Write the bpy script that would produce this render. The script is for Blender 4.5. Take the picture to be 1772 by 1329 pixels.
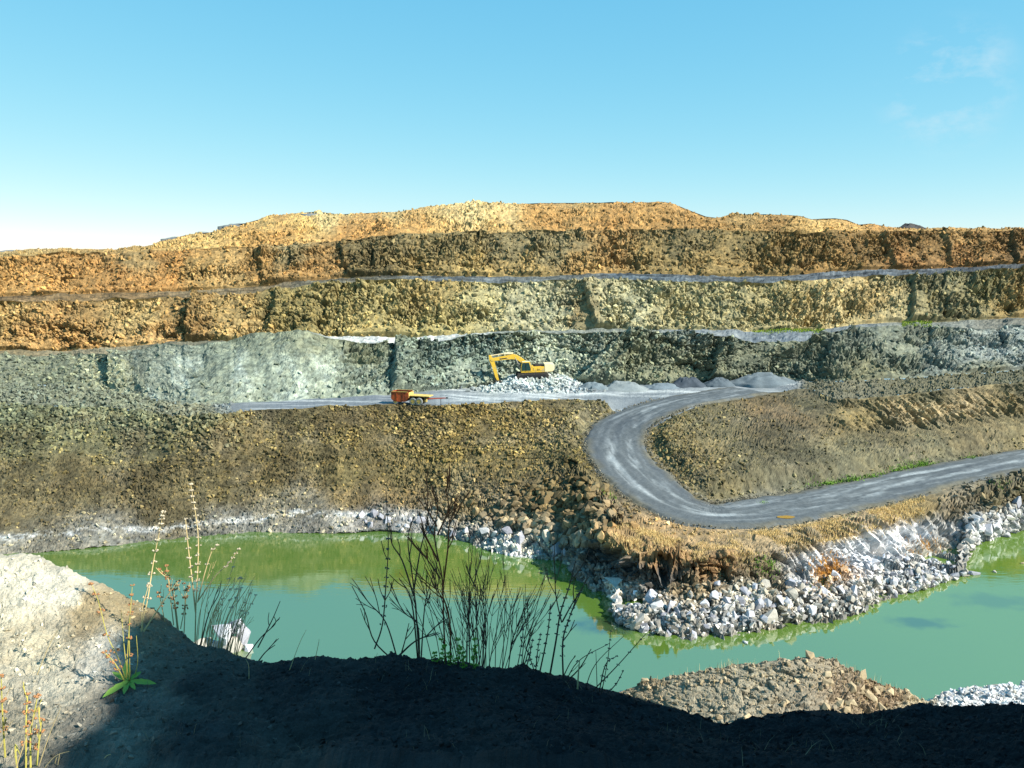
import bpy, bmesh, math, numpy as np
from mathutils import Vector, Matrix

# ------------------------------------------------------------------ camera, sky, sun, exposure
sc = bpy.context.scene
for o in list(bpy.data.objects): bpy.data.objects.remove(o)
COL = sc.collection
PW, PH, FPX, CAMZ, HORIZON = 1772.0, 1329.0, 1535.0, 34.0, 460.0
PITCH = math.atan((PH/2-HORIZON)/FPX)
cd = bpy.data.cameras.new('camera'); cam = bpy.data.objects.new('camera', cd); COL.objects.link(cam)
cam.location = (0, 0, CAMZ); cam.rotation_euler = (math.pi/2-PITCH, 0, 0)
cd.sensor_width = 36; cd.lens = 36*FPX/PW; cd.clip_start = .05; cd.clip_end = 9000
sc.camera = cam

SUN_EL, SUN_AZ = math.radians(38), math.radians(112)      # azimuth clockwise from +Y (the viewing direction)
SUN = np.array([math.sin(SUN_AZ)*math.cos(SUN_EL), math.cos(SUN_AZ)*math.cos(SUN_EL), math.sin(SUN_EL)])
w = bpy.data.worlds.new('World'); sc.world = w; w.use_nodes = True
nt = w.node_tree; bg = nt.nodes['Background']
sky = nt.nodes.new('ShaderNodeTexSky'); sky.sky_type = 'NISHITA'; sky.sun_disc = False
sky.sun_elevation = SUN_EL; sky.sun_rotation = SUN_AZ
sky.altitude = 300; sky.air_density = .8; sky.dust_density = 0; sky.ozone_density = 5
# soft shoulder on the sky's brightness, one power per channel, the same in every direction
sp_ = nt.nodes.new('ShaderNodeSeparateColor'); cb_ = nt.nodes.new('ShaderNodeCombineColor'); nt.links.new(sky.outputs[0], sp_.inputs[0])
for ch, (c_, p_) in enumerate(((.86, 1.0), (2.06, .48), (3.12, .235))):
    pw = nt.nodes.new('ShaderNodeMath'); pw.operation = 'POWER'; pw.inputs[1].default_value = p_
    ml = nt.nodes.new('ShaderNodeMath'); ml.operation = 'MULTIPLY'; ml.inputs[1].default_value = c_
    nt.links.new(sp_.outputs[ch], pw.inputs[0]); nt.links.new(pw.outputs[0], ml.inputs[0]); nt.links.new(ml.outputs[0], cb_.inputs[ch])
# a thin wisp of cloud, upper right
tc_ = nt.nodes.new('ShaderNodeTexCoord'); mp_ = nt.nodes.new('ShaderNodeMapping'); mp_.inputs['Scale'].default_value = (1, 1, 1.9)
nz_ = nt.nodes.new('ShaderNodeTexNoise'); nz_.inputs['Scale'].default_value = 14; nz_.inputs['Detail'].default_value = 7; nz_.inputs['Roughness'].default_value = .62
dt_ = nt.nodes.new('ShaderNodeVectorMath'); dt_.operation = 'DOT_PRODUCT'
cy_ = (PH/2-150)/FPX; dv_ = Vector(((1640-PW/2)/FPX, math.cos(PITCH)+cy_*math.sin(PITCH), cy_*math.cos(PITCH)-math.sin(PITCH))).normalized(); dt_.inputs[1].default_value = dv_
ms_ = nt.nodes.new('ShaderNodeMapRange'); ms_.interpolation_type = 'SMOOTHSTEP'; ms_.inputs[1].default_value = math.cos(math.radians(4.2)); ms_.inputs[2].default_value = math.cos(math.radians(1))
mn_ = nt.nodes.new('ShaderNodeMapRange'); mn_.inputs[1].default_value = .45; mn_.inputs[2].default_value = .78; mn_.inputs[4].default_value = .85
mm_ = nt.nodes.new('ShaderNodeMath'); mm_.operation = 'MULTIPLY'; mxc = nt.nodes.new('ShaderNodeMix'); mxc.data_type = 'RGBA'; mxc.inputs[7].default_value = (3.4, 4.3, 4.7, 1)
for a_, b_ in ((tc_.outputs['Generated'], mp_.inputs[0]), (mp_.outputs[0], nz_.inputs['Vector']), (tc_.outputs['Generated'], dt_.inputs[0]), (dt_.outputs['Value'], ms_.inputs[0]), (nz_.outputs['Fac'], mn_.inputs[0]), (ms_.outputs[0], mm_.inputs[0]), (mn_.outputs[0], mm_.inputs[1]), (mm_.outputs[0], mxc.inputs[0]), (cb_.outputs[0], mxc.inputs[6]), (mxc.outputs[2], bg.inputs[0])): nt.links.new(a_, b_)
bg.inputs[1].default_value = .1
sd = bpy.data.lights.new('sun', 'SUN'); sd.energy = 5.0; sd.angle = math.radians(.5); sd.color = (1, .955, .87)
so = bpy.data.objects.new('sun', sd); COL.objects.link(so); so.location = (30, -20, 80)
so.rotation_euler = Vector((-SUN[0], -SUN[1], -SUN[2])).to_track_quat('-Z', 'Y').to_euler()
vs = sc.view_settings; vs.view_transform = 'Standard'; vs.look = 'None'; vs.gamma = 1; vs.use_curve_mapping = False
vs.exposure = 1.0
sc.cycles.use_denoising = True
sc.cycles.max_bounces = 5; sc.cycles.diffuse_bounces = 2; sc.cycles.glossy_bounces = 3

# ------------------------------------------------------------------ helpers
ALBEDO = .74
RNG = np.random.default_rng(7)
SP, CP = math.sin(PITCH), math.cos(PITCH)
def ray(px, py):
    cx = (np.asarray(px, float)-PW/2)/FPX; cy = (PH/2-np.asarray(py, float))/FPX
    return np.stack([cx+0*cy, CP+cy*SP+0*cx, cy*CP-SP+0*cx], -1)
def at_y(px, py, Y):
    d = ray(px, py); t = np.asarray(Y, float)/d[..., 1]
    return d*t[..., None]+np.array([0, 0, CAMZ])
def at_z(px, py, z):
    d = ray(px, py); t = (np.asarray(z, float)-CAMZ)/d[..., 2]
    return d*t[..., None]+np.array([0, 0, CAMZ])
def project(P):
    q = P-np.array([0, 0, CAMZ]); dep = q[..., 1]*CP-q[..., 2]*SP
    up = q[..., 1]*SP+q[..., 2]*CP
    return PW/2+FPX*q[..., 0]/dep, PH/2-FPX*up/dep
def sm(a, b, x):
    t = np.clip((x-a)/(b-a), 0, 1); return t*t*(3-2*t)
def lin(c):
    c = np.asarray(c, float)/255.; return np.where(c <= .04045, c/12.92, ((c+.055)/1.055)**2.4)
def hsh(ix, iy, seed):
    h = (ix.astype(np.int64)*374761393+iy.astype(np.int64)*668265263+seed*974634533) & 0xffffffff
    h = ((h ^ (h >> 13))*1274126177) & 0xffffffff
    h = ((h ^ (h >> 16))*2246822519) & 0xffffffff
    return ((h ^ (h >> 15)) & 0xffffff)/float(0x1000000)
def vn(x, y, seed=0):
    ix, iy = np.floor(x), np.floor(y); fx, fy = x-ix, y-iy
    fx = fx*fx*(3-2*fx); fy = fy*fy*(3-2*fy)
    a, b, c, d = hsh(ix, iy, seed), hsh(ix+1, iy, seed), hsh(ix, iy+1, seed), hsh(ix+1, iy+1, seed)
    return (a*(1-fx)+b*fx)*(1-fy)+(c*(1-fx)+d*fx)*fy-.5
def fbm(x, y, seed=0, o=4, g=.5):
    r = 0; a = 1.
    for i in range(o):
        r = r+a*vn(x*2**i+i*17.3, y*2**i-i*9.1, seed+i); a *= g
    return r
def blocks(u, v, seed):
    iu, iv = np.floor(u), np.floor(v)
    b1 = np.full(u.shape, 9.); b2 = b1.copy(); cu = iu.copy(); cv = iv.copy(); du = 0*u; dv = 0*u
    for i in (-1, 0, 1):
        for j in (-1, 0, 1):
            x, y = iu+i, iv+j
            ex = u-(x+.5+.85*(hsh(x, y, seed)-.5)); ey = v-(y+.5+.85*(hsh(x, y, seed+1)-.5))
            d = ex*ex+ey*ey; n = d < b1
            b2 = np.where(n, b1, np.minimum(b2, d)); b1 = np.where(n, d, b1)
            cu = np.where(n, x, cu); cv = np.where(n, y, cv); du = np.where(n, ex, du); dv = np.where(n, ey, dv)
    val = hsh(cu, cv, seed+2)-.5
    tilt = du*(hsh(cu, cv, seed+3)-.5)*2+dv*(hsh(cu, cv, seed+4)-.5)*2
    return val, tilt, np.sqrt(b2)-np.sqrt(b1)
def rocky(u, v, seed, scales, crack=.35):
    """fractured rock relief: (cell width, cell height, amplitude) per octave, in metres"""
    r = np.zeros_like(u)
    wu = u+.4*fbm(u/2.5, v/2.5, seed+90, 3); wv = v+.4*fbm(u/2.5+7, v/2.5, seed+95, 3)
    for k, (a, b, amp) in enumerate(scales):
        val, t, e = blocks(wu/a, wv/b, seed+11*k)
        r += amp*(val+t*.9-crack*(1-sm(0, .16, e)))
    return r

# px columns shared by all long terrain strips
PX = np.concatenate([np.arange(-420, -30, 9.), np.arange(-30, 1802, 1.7), np.arange(1804, 2200, 9.)])
NC = len(PX)
def smooth(a, k):
    if k < 1: return a
    g = np.exp(-.5*(np.arange(-3*k, 3*k+1)/k)**2); g /= g.sum()
    return np.convolve(np.pad(a, 3*k, mode='edge'), g, 'valid')
def curve(tab, mode='z', k=4, jit=0., seed=1, cols=None):
    px = PX if cols is None else cols
    t = np.array(tab, float); py = smooth(np.interp(px, t[:, 0], t[:, 1]), k); v = smooth(np.interp(px, t[:, 0], t[:, 2]), k)
    P = at_z(px, py, v) if mode == 'z' else at_y(px, py, v)
    if jit:
        x = P[:, 0]
        P[:, 2] += jit*(fbm(x/4, x*0, seed, 5, .6)); P[:, 1] += 2.2*jit*fbm(x/8, x*0+5, seed+20, 3, .5)
    return P
def ruled(curves, rows):
    out = []
    for i, n in enumerate(rows):
        t = np.linspace(0, 1, n, endpoint=(i == len(rows)-1))[:, None, None]
        out.append(curves[i][None]*(1-t)+curves[i+1][None]*t)
    return np.concatenate(out)
def normals(P):
    du = np.gradient(P, axis=1); dv = np.gradient(P, axis=0); n = np.cross(du, dv)
    n /= np.linalg.norm(n, axis=-1, keepdims=True)+1e-9
    n[n[..., 2] < -.05] *= -1
    return n
def metres(P):
    d = np.linalg.norm(np.diff(P, axis=0), axis=-1); v = np.concatenate([np.zeros((1, P.shape[1])), np.cumsum(d, 0)])
    return P[..., 0].copy(), v
def cmap(px, py, pts, aniso=2.2, warp=14, seed=5, pw=2.2):
    """rock colour of the ground from a sparse list of samples (px, py, sRGB), blended with ragged borders"""
    a = px+warp*2*fbm(px/45, py/20, seed, 4, .6); b = py+warp*fbm(px/45+9, py/20, seed+9, 4, .6)
    acc = np.zeros(px.shape+(3,)); ws = np.zeros(px.shape)
    for (x, y, c) in pts:
        wgt = 1/(((a-x)**2+(aniso*(b-y))**2)/900+.25)**pw
        acc += wgt[..., None]*lin(c); ws += wgt
    c = acc/ws[..., None]; g = c@np.array([.3, .55, .15])
    return ALBEDO*(c*.8+g[..., None]*.2*np.array([1.04, 1, .93]))
def set_col(me, col):
    at = me.color_attributes.new('Col', 'FLOAT_COLOR', 'POINT')
    c = np.ones((len(me.vertices), 4), np.float32); c[:, :3] = np.clip(col.reshape(-1, 3), 0, 1)
    at.data.foreach_set('color', c.ravel())
def mesh_np(name, V, Fq, k):
    me = bpy.data.meshes.new(name); V = np.ascontiguousarray(V, np.float32); Fq = np.ascontiguousarray(Fq, np.int32)
    me.vertices.add(len(V)); me.vertices.foreach_set('co', V.ravel())
    me.loops.add(Fq.size); me.loops.foreach_set('vertex_index', Fq.ravel())
    me.polygons.add(len(Fq)); me.polygons.foreach_set('loop_start', np.arange(0, Fq.size, k, dtype=np.int32))
    me.polygons.foreach_set('use_smooth', np.zeros(len(Fq), bool)); me.update(calc_edges=True); return me
def grid_mesh(name, P, col, mat, flat=True):
    R, N, _ = P.shape; i = np.arange(R*N).reshape(R, N)
    q = np.stack([i[:-1, :-1], i[:-1, 1:], i[1:, 1:], i[1:, :-1]], -1).reshape(-1, 4)
    me = mesh_np(name, P.reshape(-1, 3), q, 4)
    if not flat: me.polygons.foreach_set('use_smooth', np.ones(len(q), bool))
    set_col(me, col); me.materials.append(mat)
    o = bpy.data.objects.new(name, me); COL.objects.link(o); return o
def tag(o, label=None, cat=None, group=None, kind=None):
    if label: o['label'] = label
    if cat: o['category'] = cat
    if group: o['group'] = group
    if kind: o['kind'] = kind
    return o
def empty(name, loc=(0, 0, 0), rz=0):
    o = bpy.data.objects.new(name, None); COL.objects.link(o); o.location = loc; o.rotation_euler = (0, 0, rz); return o

# ------------------------------------------------------------------ materials
def new_mat(name):
    m = bpy.data.materials.new(name); m.use_nodes = True; nt = m.node_tree
    return m, nt, nt.nodes['Principled BSDF'], nt.links.new
def ground_mat(name, scale=1.5, bump=.25, dist=.1, rough=.95, var=(.62, 1.32), fine=9.):
    """colour from the Col attribute, broken up by two noises, with fine relief"""
    m, nt, b, L = new_mat(name); n = nt.nodes
    a = n.new('ShaderNodeAttribute'); a.attribute_name = 'Col'
    tc = n.new('ShaderNodeTexCoord')
    n1 = n.new('ShaderNodeTexNoise'); n1.inputs['Scale'].default_value = scale; n1.inputs['Detail'].default_value = 6; n1.inputs['Roughness'].default_value = .7
    n2 = n.new('ShaderNodeTexNoise'); n2.inputs['Scale'].default_value = fine; n2.inputs['Detail'].default_value = 4; n2.inputs['Roughness'].default_value = .75
    L(tc.outputs['Object'], n1.inputs['Vector']); L(tc.outputs['Object'], n2.inputs['Vector'])
    mr = n.new('ShaderNodeMapRange'); mr.inputs[1].default_value = .3; mr.inputs[2].default_value = .7; mr.inputs[3].default_value = var[0]; mr.inputs[4].default_value = var[1]
    L(n1.outputs['Fac'], mr.inputs[0])
    mx = n.new('ShaderNodeMix'); mx.data_type = 'RGBA'; mx.blend_type = 'MULTIPLY'; mx.inputs[0].default_value = 1
    L(a.outputs['Color'], mx.inputs[6]); L(mr.outputs[0], mx.inputs[7])
    mr2 = n.new('ShaderNodeMapRange'); mr2.inputs[1].default_value = .3; mr2.inputs[2].default_value = .7; mr2.inputs[3].default_value = .8; mr2.inputs[4].default_value = 1.2
    L(n2.outputs['Fac'], mr2.inputs[0])
    mx2 = n.new('ShaderNodeMix'); mx2.data_type = 'RGBA'; mx2.blend_type = 'MULTIPLY'; mx2.inputs[0].default_value = 1
    L(mx.outputs[2], mx2.inputs[6]); L(mr2.outputs[0], mx2.inputs[7]); L(mx2.outputs[2], b.inputs['Base Color'])
    b.inputs['Roughness'].default_value = rough; b.inputs['Specular IOR Level'].default_value = .15
    bp = n.new('ShaderNodeBump'); bp.inputs['Strength'].default_value = bump; bp.inputs['Distance'].default_value = dist
    L(n2.outputs['Fac'], bp.inputs['Height']); L(bp.outputs[0], b.inputs['Normal'])
    return m
def plain_mat(name, rgb, rough=.6, metal=0., var=.25, scale=8., rust=None, spec=.3, rscale=2., ramt=.5):
    m, nt, b, L = new_mat(name); n = nt.nodes
    tc = n.new('ShaderNodeTexCoord'); ns = n.new('ShaderNodeTexNoise'); ns.inputs['Scale'].default_value = scale; ns.inputs['Detail'].default_value = 5
    L(tc.outputs['Object'], ns.inputs['Vector'])
    c = lin(rgb); r = n.new('ShaderNodeMix'); r.data_type = 'RGBA'
    r.inputs[6].default_value = (*np.clip(c*(1-var), 0, 1), 1); r.inputs[7].default_value = (*np.clip(c*(1+var), 0, 1), 1)
    L(ns.outputs['Fac'], r.inputs[0]); out = r.outputs[2]
    if rust is not None:
        n2 = n.new('ShaderNodeTexNoise'); n2.inputs['Scale'].default_value = rscale; n2.inputs['Detail'].default_value = 6; n2.inputs['Roughness'].default_value = .7
        L(tc.outputs['Object'], n2.inputs['Vector'])
        mr = n.new('ShaderNodeMapRange'); mr.inputs[1].default_value = 1-ramt-.06; mr.inputs[2].default_value = 1-ramt+.06; L(n2.outputs['Fac'], mr.inputs[0])
        k = n.new('ShaderNodeMix'); k.data_type = 'RGBA'; k.inputs[7].default_value = (*lin(rust), 1)
        L(mr.outputs[0], k.inputs[0]); L(out, k.inputs[6]); out = k.outputs[2]
    L(out, b.inputs['Base Color']); b.inputs['Roughness'].default_value = rough; b.inputs['Metallic'].default_value = metal
    b.inputs['Specular IOR Level'].default_value = spec
    return m
M_ROCK = ground_mat('fractured_rock', 1.1, .35, .12)
M_SLOPE = ground_mat('loose_spoil', 1.8, .4, .1)
M_ROAD = ground_mat('crushed_gravel_road', .8, .15, .03, var=(.86, 1.14), fine=5)
M_SOIL = ground_mat('gritty_soil', 5.0, .9, .02, var=(.6, 1.35), fine=85)
M_STONE = ground_mat('loose_stone', 2.5, .3, .05, var=(.75, 1.2), fine=14)

# ------------------------------------------------------------------ the terrain lines, front to back
# each line: (px, py, z) or (px, py, distance), turned into world points
L0 = curve([(-420,995,-2),(0,975,-2),(330,945,-2),(430,935,-2),(660,934,-2),(740,940,-2),(830,966,-2),(930,984,-2),(975,990,-2),(1000,1025,-2),(1060,1060,-2),(1078,1100,-2),(1100,1115,-2),(1190,1132,-2),(1260,1126,-2),(1340,1112,-2),(1450,1096,-2),(1525,1062,-2),(1640,1030,-2),(1662,1015,-2),(1672,975,-2),(1740,940,-2),(1772,930,-2),(2200,880,-2)], k=2)
L1 = curve([(-420,985,0),(0,962,0),(150,950,0),(330,930,0),(430,922,0),(600,924,0),(660,920,0),(740,925,0),(790,937,0),(830,950,0),(880,962,0),(930,968,0),(975,970,0),(1000,1003,0),(1015,1018,0),(1060,1036,0),(1074,1078,0),(1100,1092,0),(1190,1109,0),(1260,1103,0),(1340,1090,0),(1400,1080,0),(1450,1075,0),(1500,1058,0),(1525,1040,0),(1580,1025,0),(1640,1010,0),(1662,1000,0),(1672,955,0),(1690,940,0),(1740,925,0),(1772,915,0),(2200,868,0)], k=2)
L2 = curve([(-420,940,1.6),(0,928,1.5),(150,918,1.5),(330,902,1.5),(430,893,1.6),(520,882,1.8),(600,893,1.7),(640,889,1.8),(700,885,2),(750,893,2),(800,905,2),(880,920,2.2),(930,930,2.3),(985,928,2.5),(1000,965,2),(1060,998,1.6),(1076,1062,.9),(1100,1062,1.1),(1150,1055,1.4),(1200,1050,1.7),(1260,1046,1.8),(1340,1040,1.9),(1400,1035,1.6),(1450,1026,1.4),(1500,1010,1.3),(1525,1000,1.2),(1580,1000,1),(1640,1000,.5),(1662,993,.3),(1674,935,1.4),(1690,915,2),(1772,888,2.2),(2200,840,2.2)], k=2)
L3 = curve([(-420,890,4),(0,880,3.6),(330,860,3.8),(520,845,4),(700,850,4),(800,868,4),(900,885,4),(985,890,4.2),(1000,955,2.6),(1060,985,1.8),(1076,1010,1.1),(1100,1022,1.0),(1130,1014,1.3),(1160,1005,1.8),(1200,1002,2.4),(1260,1005,2.6),(1320,1000,2.8),(1360,995,2.4),(1400,990,2.4),(1450,980,2.2),(1500,968,2),(1560,965,1.0),(1600,970,-.1),(1640,958,-.1),(1664,948,.0),(1680,905,2.6),(1772,870,3.0),(2200,815,3)], k=3)
L4 = curve([(-420,860,5),(0,845,5),(330,825,5.2),(520,810,5.4),(700,815,5.4),(900,835,5.8),(960,842,6),(1000,862,6.0),(1030,900,5.6),(1065,938,5.0),(1100,962,4.7),(1160,968,4.6),(1220,966,4.6),(1280,960,4.6),(1340,950,4.7),(1400,942,4.7),(1450,930,4.6),(1500,915,4.5),(1560,900,4.2),(1620,880,4.0),(1680,872,3.9),(1772,845,4.2),(2200,785,4.4)], k=4)
L5 = curve([(-420,810,7.2),(0,800,7.2),(330,780,7.4),(520,768,7.6),(700,772,7.6),(900,785,8),(1000,800,8.2),(1040,815,8.2),(1065,850,6.9),(1100,912,5.2),(1140,922,5.1),(1200,927,5),(1300,920,5),(1400,905,5),(1500,880,5),(1600,850,5.1),(1700,822,5.2),(1772,802,5.3),(2200,745,5.4)], k=4)
L6 = curve([(-420,770,9.3),(0,757,9.5),(330,748,9.7),(520,738,10),(700,738,10.1),(900,742,10.4),(980,745,10.6),(1030,765,9.9),(1070,790,9),(1110,800,8.2),(1140,808,7.8),(1180,842,6.4),(1230,868,5.6),(1300,868,5.5),(1400,842,5.5),(1500,830,5.5),(1600,803,5.6),(1700,790,5.6),(1772,775,5.6),(2200,722,5.7)], k=4)
L7 = curve([(-420,740,11.2),(0,728,11.4),(330,732,11),(400,722,12),(520,712,12.3),(700,710,12.4),(850,710,12.4),(960,708,12.5),(1030,722,11.6),(1060,745,10.7),(1100,750,10.8),(1120,748,10.9),(1160,765,10.2),(1230,790,9),(1300,780,9.2),(1400,762,9.6),(1500,743,9.4),(1600,734,9.4),(1700,722,9.8),(1772,714,10),(2200,670,10.3)], k=4)
L8 = curve([(-420,712,12.8),(0,700,13),(190,706,12.8),(330,722,12.2),(370,718,12.7),(430,711,13),(560,703,13),(680,699,13),(760,702,13),(850,697,13),(930,694,13),(985,691,13),(1050,694,12.9),(1090,712,12.1),(1130,728,11.8),(1160,715,12.4),(1200,699,13),(1270,688,13.1),(1340,676,13.4),(1400,672,13.8),(1450,692,13.2),(1500,688,13.3),(1600,678,13.8),(1700,668,14.2),(1772,660,14.5),(2200,625,15)], k=3, jit=.28, seed=31)
L9 = curve([(-420,668,15),(0,662,15),(120,668,14.6),(190,676,14),(330,703,13),(370,701,13),(430,697,13),(560,690,13),(670,683,13),(780,673,13),(850,667,13.1),(960,664,13.2),(1050,667,13.2),(1200,663,13.3),(1330,659,13.5),(1370,659,13.7),(1450,660,14.2),(1600,652,14.6),(1772,640,15),(2200,600,16)], k=4, jit=.2, seed=32)
wl = (1-sm(800, 1012, PX))[:, None]                    # the long embankment is one even slope of tipped spoil
for Lk, f in ((L2, .13), (L3, .30), (L4, .42), (L5, .57), (L6, .74), (L7, .90)):
    q = L1*(1-f)+L8*f; q[:, 2] -= 1.1*f*(1-f)*2
    Lk[:] = q*wl+Lk*(1-wl)
L2b = (L2+L3)/2                                          # a little inlet behind the tip of the boulder spit
dip = at_z(PX, np.interp(PX, [1060, 1076, 1100, 1118, 1135, 1165], [1030, 1054, 1052, 1046, 1036, 1030]), np.interp(PX, [1060, 1076, 1100, 1118, 1135, 1165], [.2, -.7, -.7, -.2, .5, 1.2]))
wd_ = (sm(1056, 1072, PX)*(1-sm(1125, 1165, PX)))[:, None]; L2b = L2b*(1-wd_)+dip*wd_
# lines given with their distance
L10 = curve([(-420,618,162),(0,612,163),(120,616,163),(185,614,156),(260,600,153),(340,595,151),(400,585,151),(460,573,151),(530,572,151),(590,585,153),(620,593,154),(700,596,155),(770,590,156),(820,579,158),(880,577,159),(960,575,160),(1040,576,160),(1075,573,160),(1130,580,160),(1180,573,160),(1240,578,160),(1300,592,160),(1390,592,161),(1420,584,162),(1450,575,164),(1480,566,166),(1540,560,167),(1600,568,168),(1700,569,169),(1772,562,170),(2200,530,172)], 'y', k=3, jit=.6, seed=33)
L11 = curve([(-420,620,172),(0,607,172),(100,609,172),(190,602,171),(340,592,170),(500,592,170),(600,585,171),(800,581,172),(850,577,173),(1000,571,173),(1200,571,174),(1300,574,174),(1420,570,174),(1500,560,176),(1600,558,178),(1772,550,180),(2200,520,182)], 'y', k=6, jit=.25, seed=34)
L12 = curve([(-420,535,178),(0,523,179),(130,518,179),(330,513,180),(440,505,180),(520,495,180),(600,488,180),(700,484,180),(850,487,181),(950,487,181),(1050,483,181),(1150,484,182),(1250,489,182),(1350,488,183),(1400,485,184),(1500,478,186),(1600,474,188),(1700,469,190),(1772,464,191),(2200,440,194)], 'y', k=3, jit=.6, seed=35)
L13 = curve([(-420,525,190),(0,513,191),(130,509,191),(330,504,192),(440,497,192),(520,487,192),(600,481,193),(700,477,193),(850,479,194),(950,478,194),(1050,473,195),(1150,474,196),(1250,480,196),(1350,478,197),(1400,473,198),(1500,467,200),(1600,466,202),(1700,461,204),(1772,456,205),(2200,432,208)], 'y', k=5, jit=.2, seed=36)
L14 = curve([(-420,452,200),(0,443,200),(70,438,200),(200,437,200),(270,434,200),(350,430,200),(420,427,200),(490,426,201),(560,419,202),(620,412,202),(700,404,202),(800,402,203),(900,400,204),(1000,398,205),(1100,397,205),(1200,396,206),(1300,400,207),(1400,402,208),(1500,400,209),(1600,400,210),(1772,400,212),(2200,402,216)], 'y', k=3, jit=.6, seed=37)
L15 = curve([(-420,450,207),(0,440,207),(70,435,207),(200,434.5,207),(250,431,207),(300,421,208),(380,410,209),(430,403,209),(540,391,210),(620,384,210),(700,371,211),(760,364,211),(830,358,212),(900,360,212),(1000,358,213),(1140,357,213),(1190,368,213),(1235,383,213),(1300,381,214),(1380,387,214),(1420,394,215),(1500,396,216),(1600,398.5,217),(1772,398.5,219),(2200,400,222)], 'y', k=3, jit=.4, seed=38)
L16 = curve([(-420,448,226),(0,437.5,226),(70,432.5,226),(140,432,226),(210,432,226),(250,426,226),(300,413,226),(330,406,226),(370,402,226),(400,391,226),(440,383,226),(460,376,226),(500,370,226),(540,367,226),(600,371,226),(650,367,226),(700,365,226),(740,358.5,226),(800,353,226),(830,351,226),(900,353,226),(1000,351,226),(1060,350,226),(1140,350,226),(1165,353,226),(1190,363,226),(1215,373,227),(1235,377,228),(1270,371,228),(1340,371,228),(1385,373,228),(1405,381,228),(1420,378,228),(1440,377,228),(1470,381,228),(1490,391,228),(1510,387,228),(1525,391,228),(1545,396,228),(1600,397,229),(1700,397,230),(1772,397,231),(2200,399,234)], 'y', k=2, jit=.3, seed=39)
L17 = L16.copy(); L17[:, 1] += 40; L17[:, 2] -= 5
L18 = L16.copy(); L18[:, 0] *= 14; L18[:, 1] = 3600; L18[:, 2] = 12

# the haul road: centre line (px, py, z)
RC = np.array([(2450,705,5.6),(2100,747,5.5),(1772,789,5.4),(1600,828,5.3),(1450,862,5.2),(1330,884,5.15),(1250,894,5.2),(1185,884,5.5),(1125,845,6.6),(1085,805,8.0),(1062,768,9.4),(1070,738,10.7),(1110,713,11.9),(1170,695,12.75),(1240,683,13.15),(1310,672,13.4)], float)
def catmull(P, n):
    P = np.vstack([2*P[0]-P[1], P, 2*P[-1]-P[-2]]); out = []
    for i in range(1, len(P)-2):
        t = np.linspace(0, 1, n, endpoint=False)[:, None]
        out.append(.5*(2*P[i]+(P[i+1]-P[i-1])*t+(2*P[i-1]-5*P[i]+4*P[i+1]-P[i+2])*t*t+(3*P[i]-P[i-1]-3*P[i+1]+P[i+2])*t**3))
    return np.vstack(out+[P[-2:-1]])
ROAD = catmull(at_z(RC[:, 0], RC[:, 1], RC[:, 2]), 16)
ROAD = np.stack([smooth(ROAD[:, i], 9) for i in range(3)], -1)
RW = 4.3
RWID = np.interp(np.arange(len(ROAD))/16., [0, 2, 3, 4, 5, 6, 7, 8, 9, 11, 13, 15], [4.3, 4.3, 4.7, 5.3, 5.8, 5.3, 4.9, 4.7, 4.5, 4.3, 4.3, 4.6])
def road_near(X, Y):
    d = np.full(X.shape, 1e9); z = np.zeros(X.shape)
    for p, q, wk in zip(ROAD[:-1], ROAD[1:], RWID):
        e = q-p; l2 = e[0]**2+e[1]**2
        t = np.clip(((X-p[0])*e[0]+(Y-p[1])*e[1])/l2, 0, 1)
        dd = np.hypot(X-p[0]-t*e[0], Y-p[1]-t*e[1])-(wk-RW); n = dd < d
        d = np.where(n, dd, d); z = np.where(n, p[2]+t*e[2], z)
    return d, z

STRIPS = {}
def strip(name, curves, rows, pts, disp, mat, fade=(.05, .05), warp=14, seed=3, roadfit=False, aniso=2.2, colvar=None, mott=.7):
    P = ruled(curves, rows); U, V = metres(P); n = normals(P)
    if roadfit: V = (P[..., 1]+P[..., 2])*.85
    px, py = project(P)
    T = np.linspace(0, 1, P.shape[0])[:, None]*np.ones((1, P.shape[1]))
    col = cmap(px, py, pts, aniso, warp, seed)
    if colvar is not None: col = colvar(px, py, U, V, col)
    b1, _, _ = blocks(U/.9, V/.9, seed+700); b2, _, _ = blocks(U/.42, V/.42, seed+720)
    col = col*np.clip(1+mott*(.75*b1+.75*b2), .3, 2)[..., None]*(1+.12*mott*b1[..., None]*np.array([1, 0, -1.2]))
    d = disp(px, py, U, V)
    msk = 1.
    if fade[0]: msk = msk*sm(0, fade[0], T)
    if fade[1]: msk = msk*(1-sm(1-fade[1], 1, T))
    if name == 'shore_bank': msk = msk*(1-sm(.94, 1, T)*sm(990, 1030, px))
    if name == 'spoil_slope': msk = msk*(1-(1-sm(0, .05, T))*sm(990, 1030, px))
    if roadfit:
        dist, rz = road_near(P[..., 0], P[..., 1])
        d = d*sm(RW+.2, RW+2.2, dist)
        b = 1-sm(RW+.4, RW+3.2, dist)
        P[..., 2] = P[..., 2]*(1-b)+(rz-.22)*b
    P = P+n*(d*msk)[..., None]
    o = grid_mesh(name, P, col, mat); tag(o, kind='structure')
    STRIPS[name] = (P, n, px, py, col); return o

# --- colours of the bare rock (sRGB of the material, not of the light on it)
OCH, OCH2, ORG, CREAM = (190,140,72), (168,120,62), (205,140,58), (226,196,140)
BRN, DBR, GRB, OLV = (140,108,68), (100,84,60), (120,112,92), (120,106,70)
GRN, LGR, BLU, WHT = (112,122,110), (158,168,156), (108,118,122), (222,222,222)

def gold(pts, m=None, k=1., a=.4, h=(1., 1.01, .9)): return [(x, y, tuple(k*h[i]*((1-a)*c[i]+a*m[i]) for i in range(3))) for x, y, c in pts]
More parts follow.
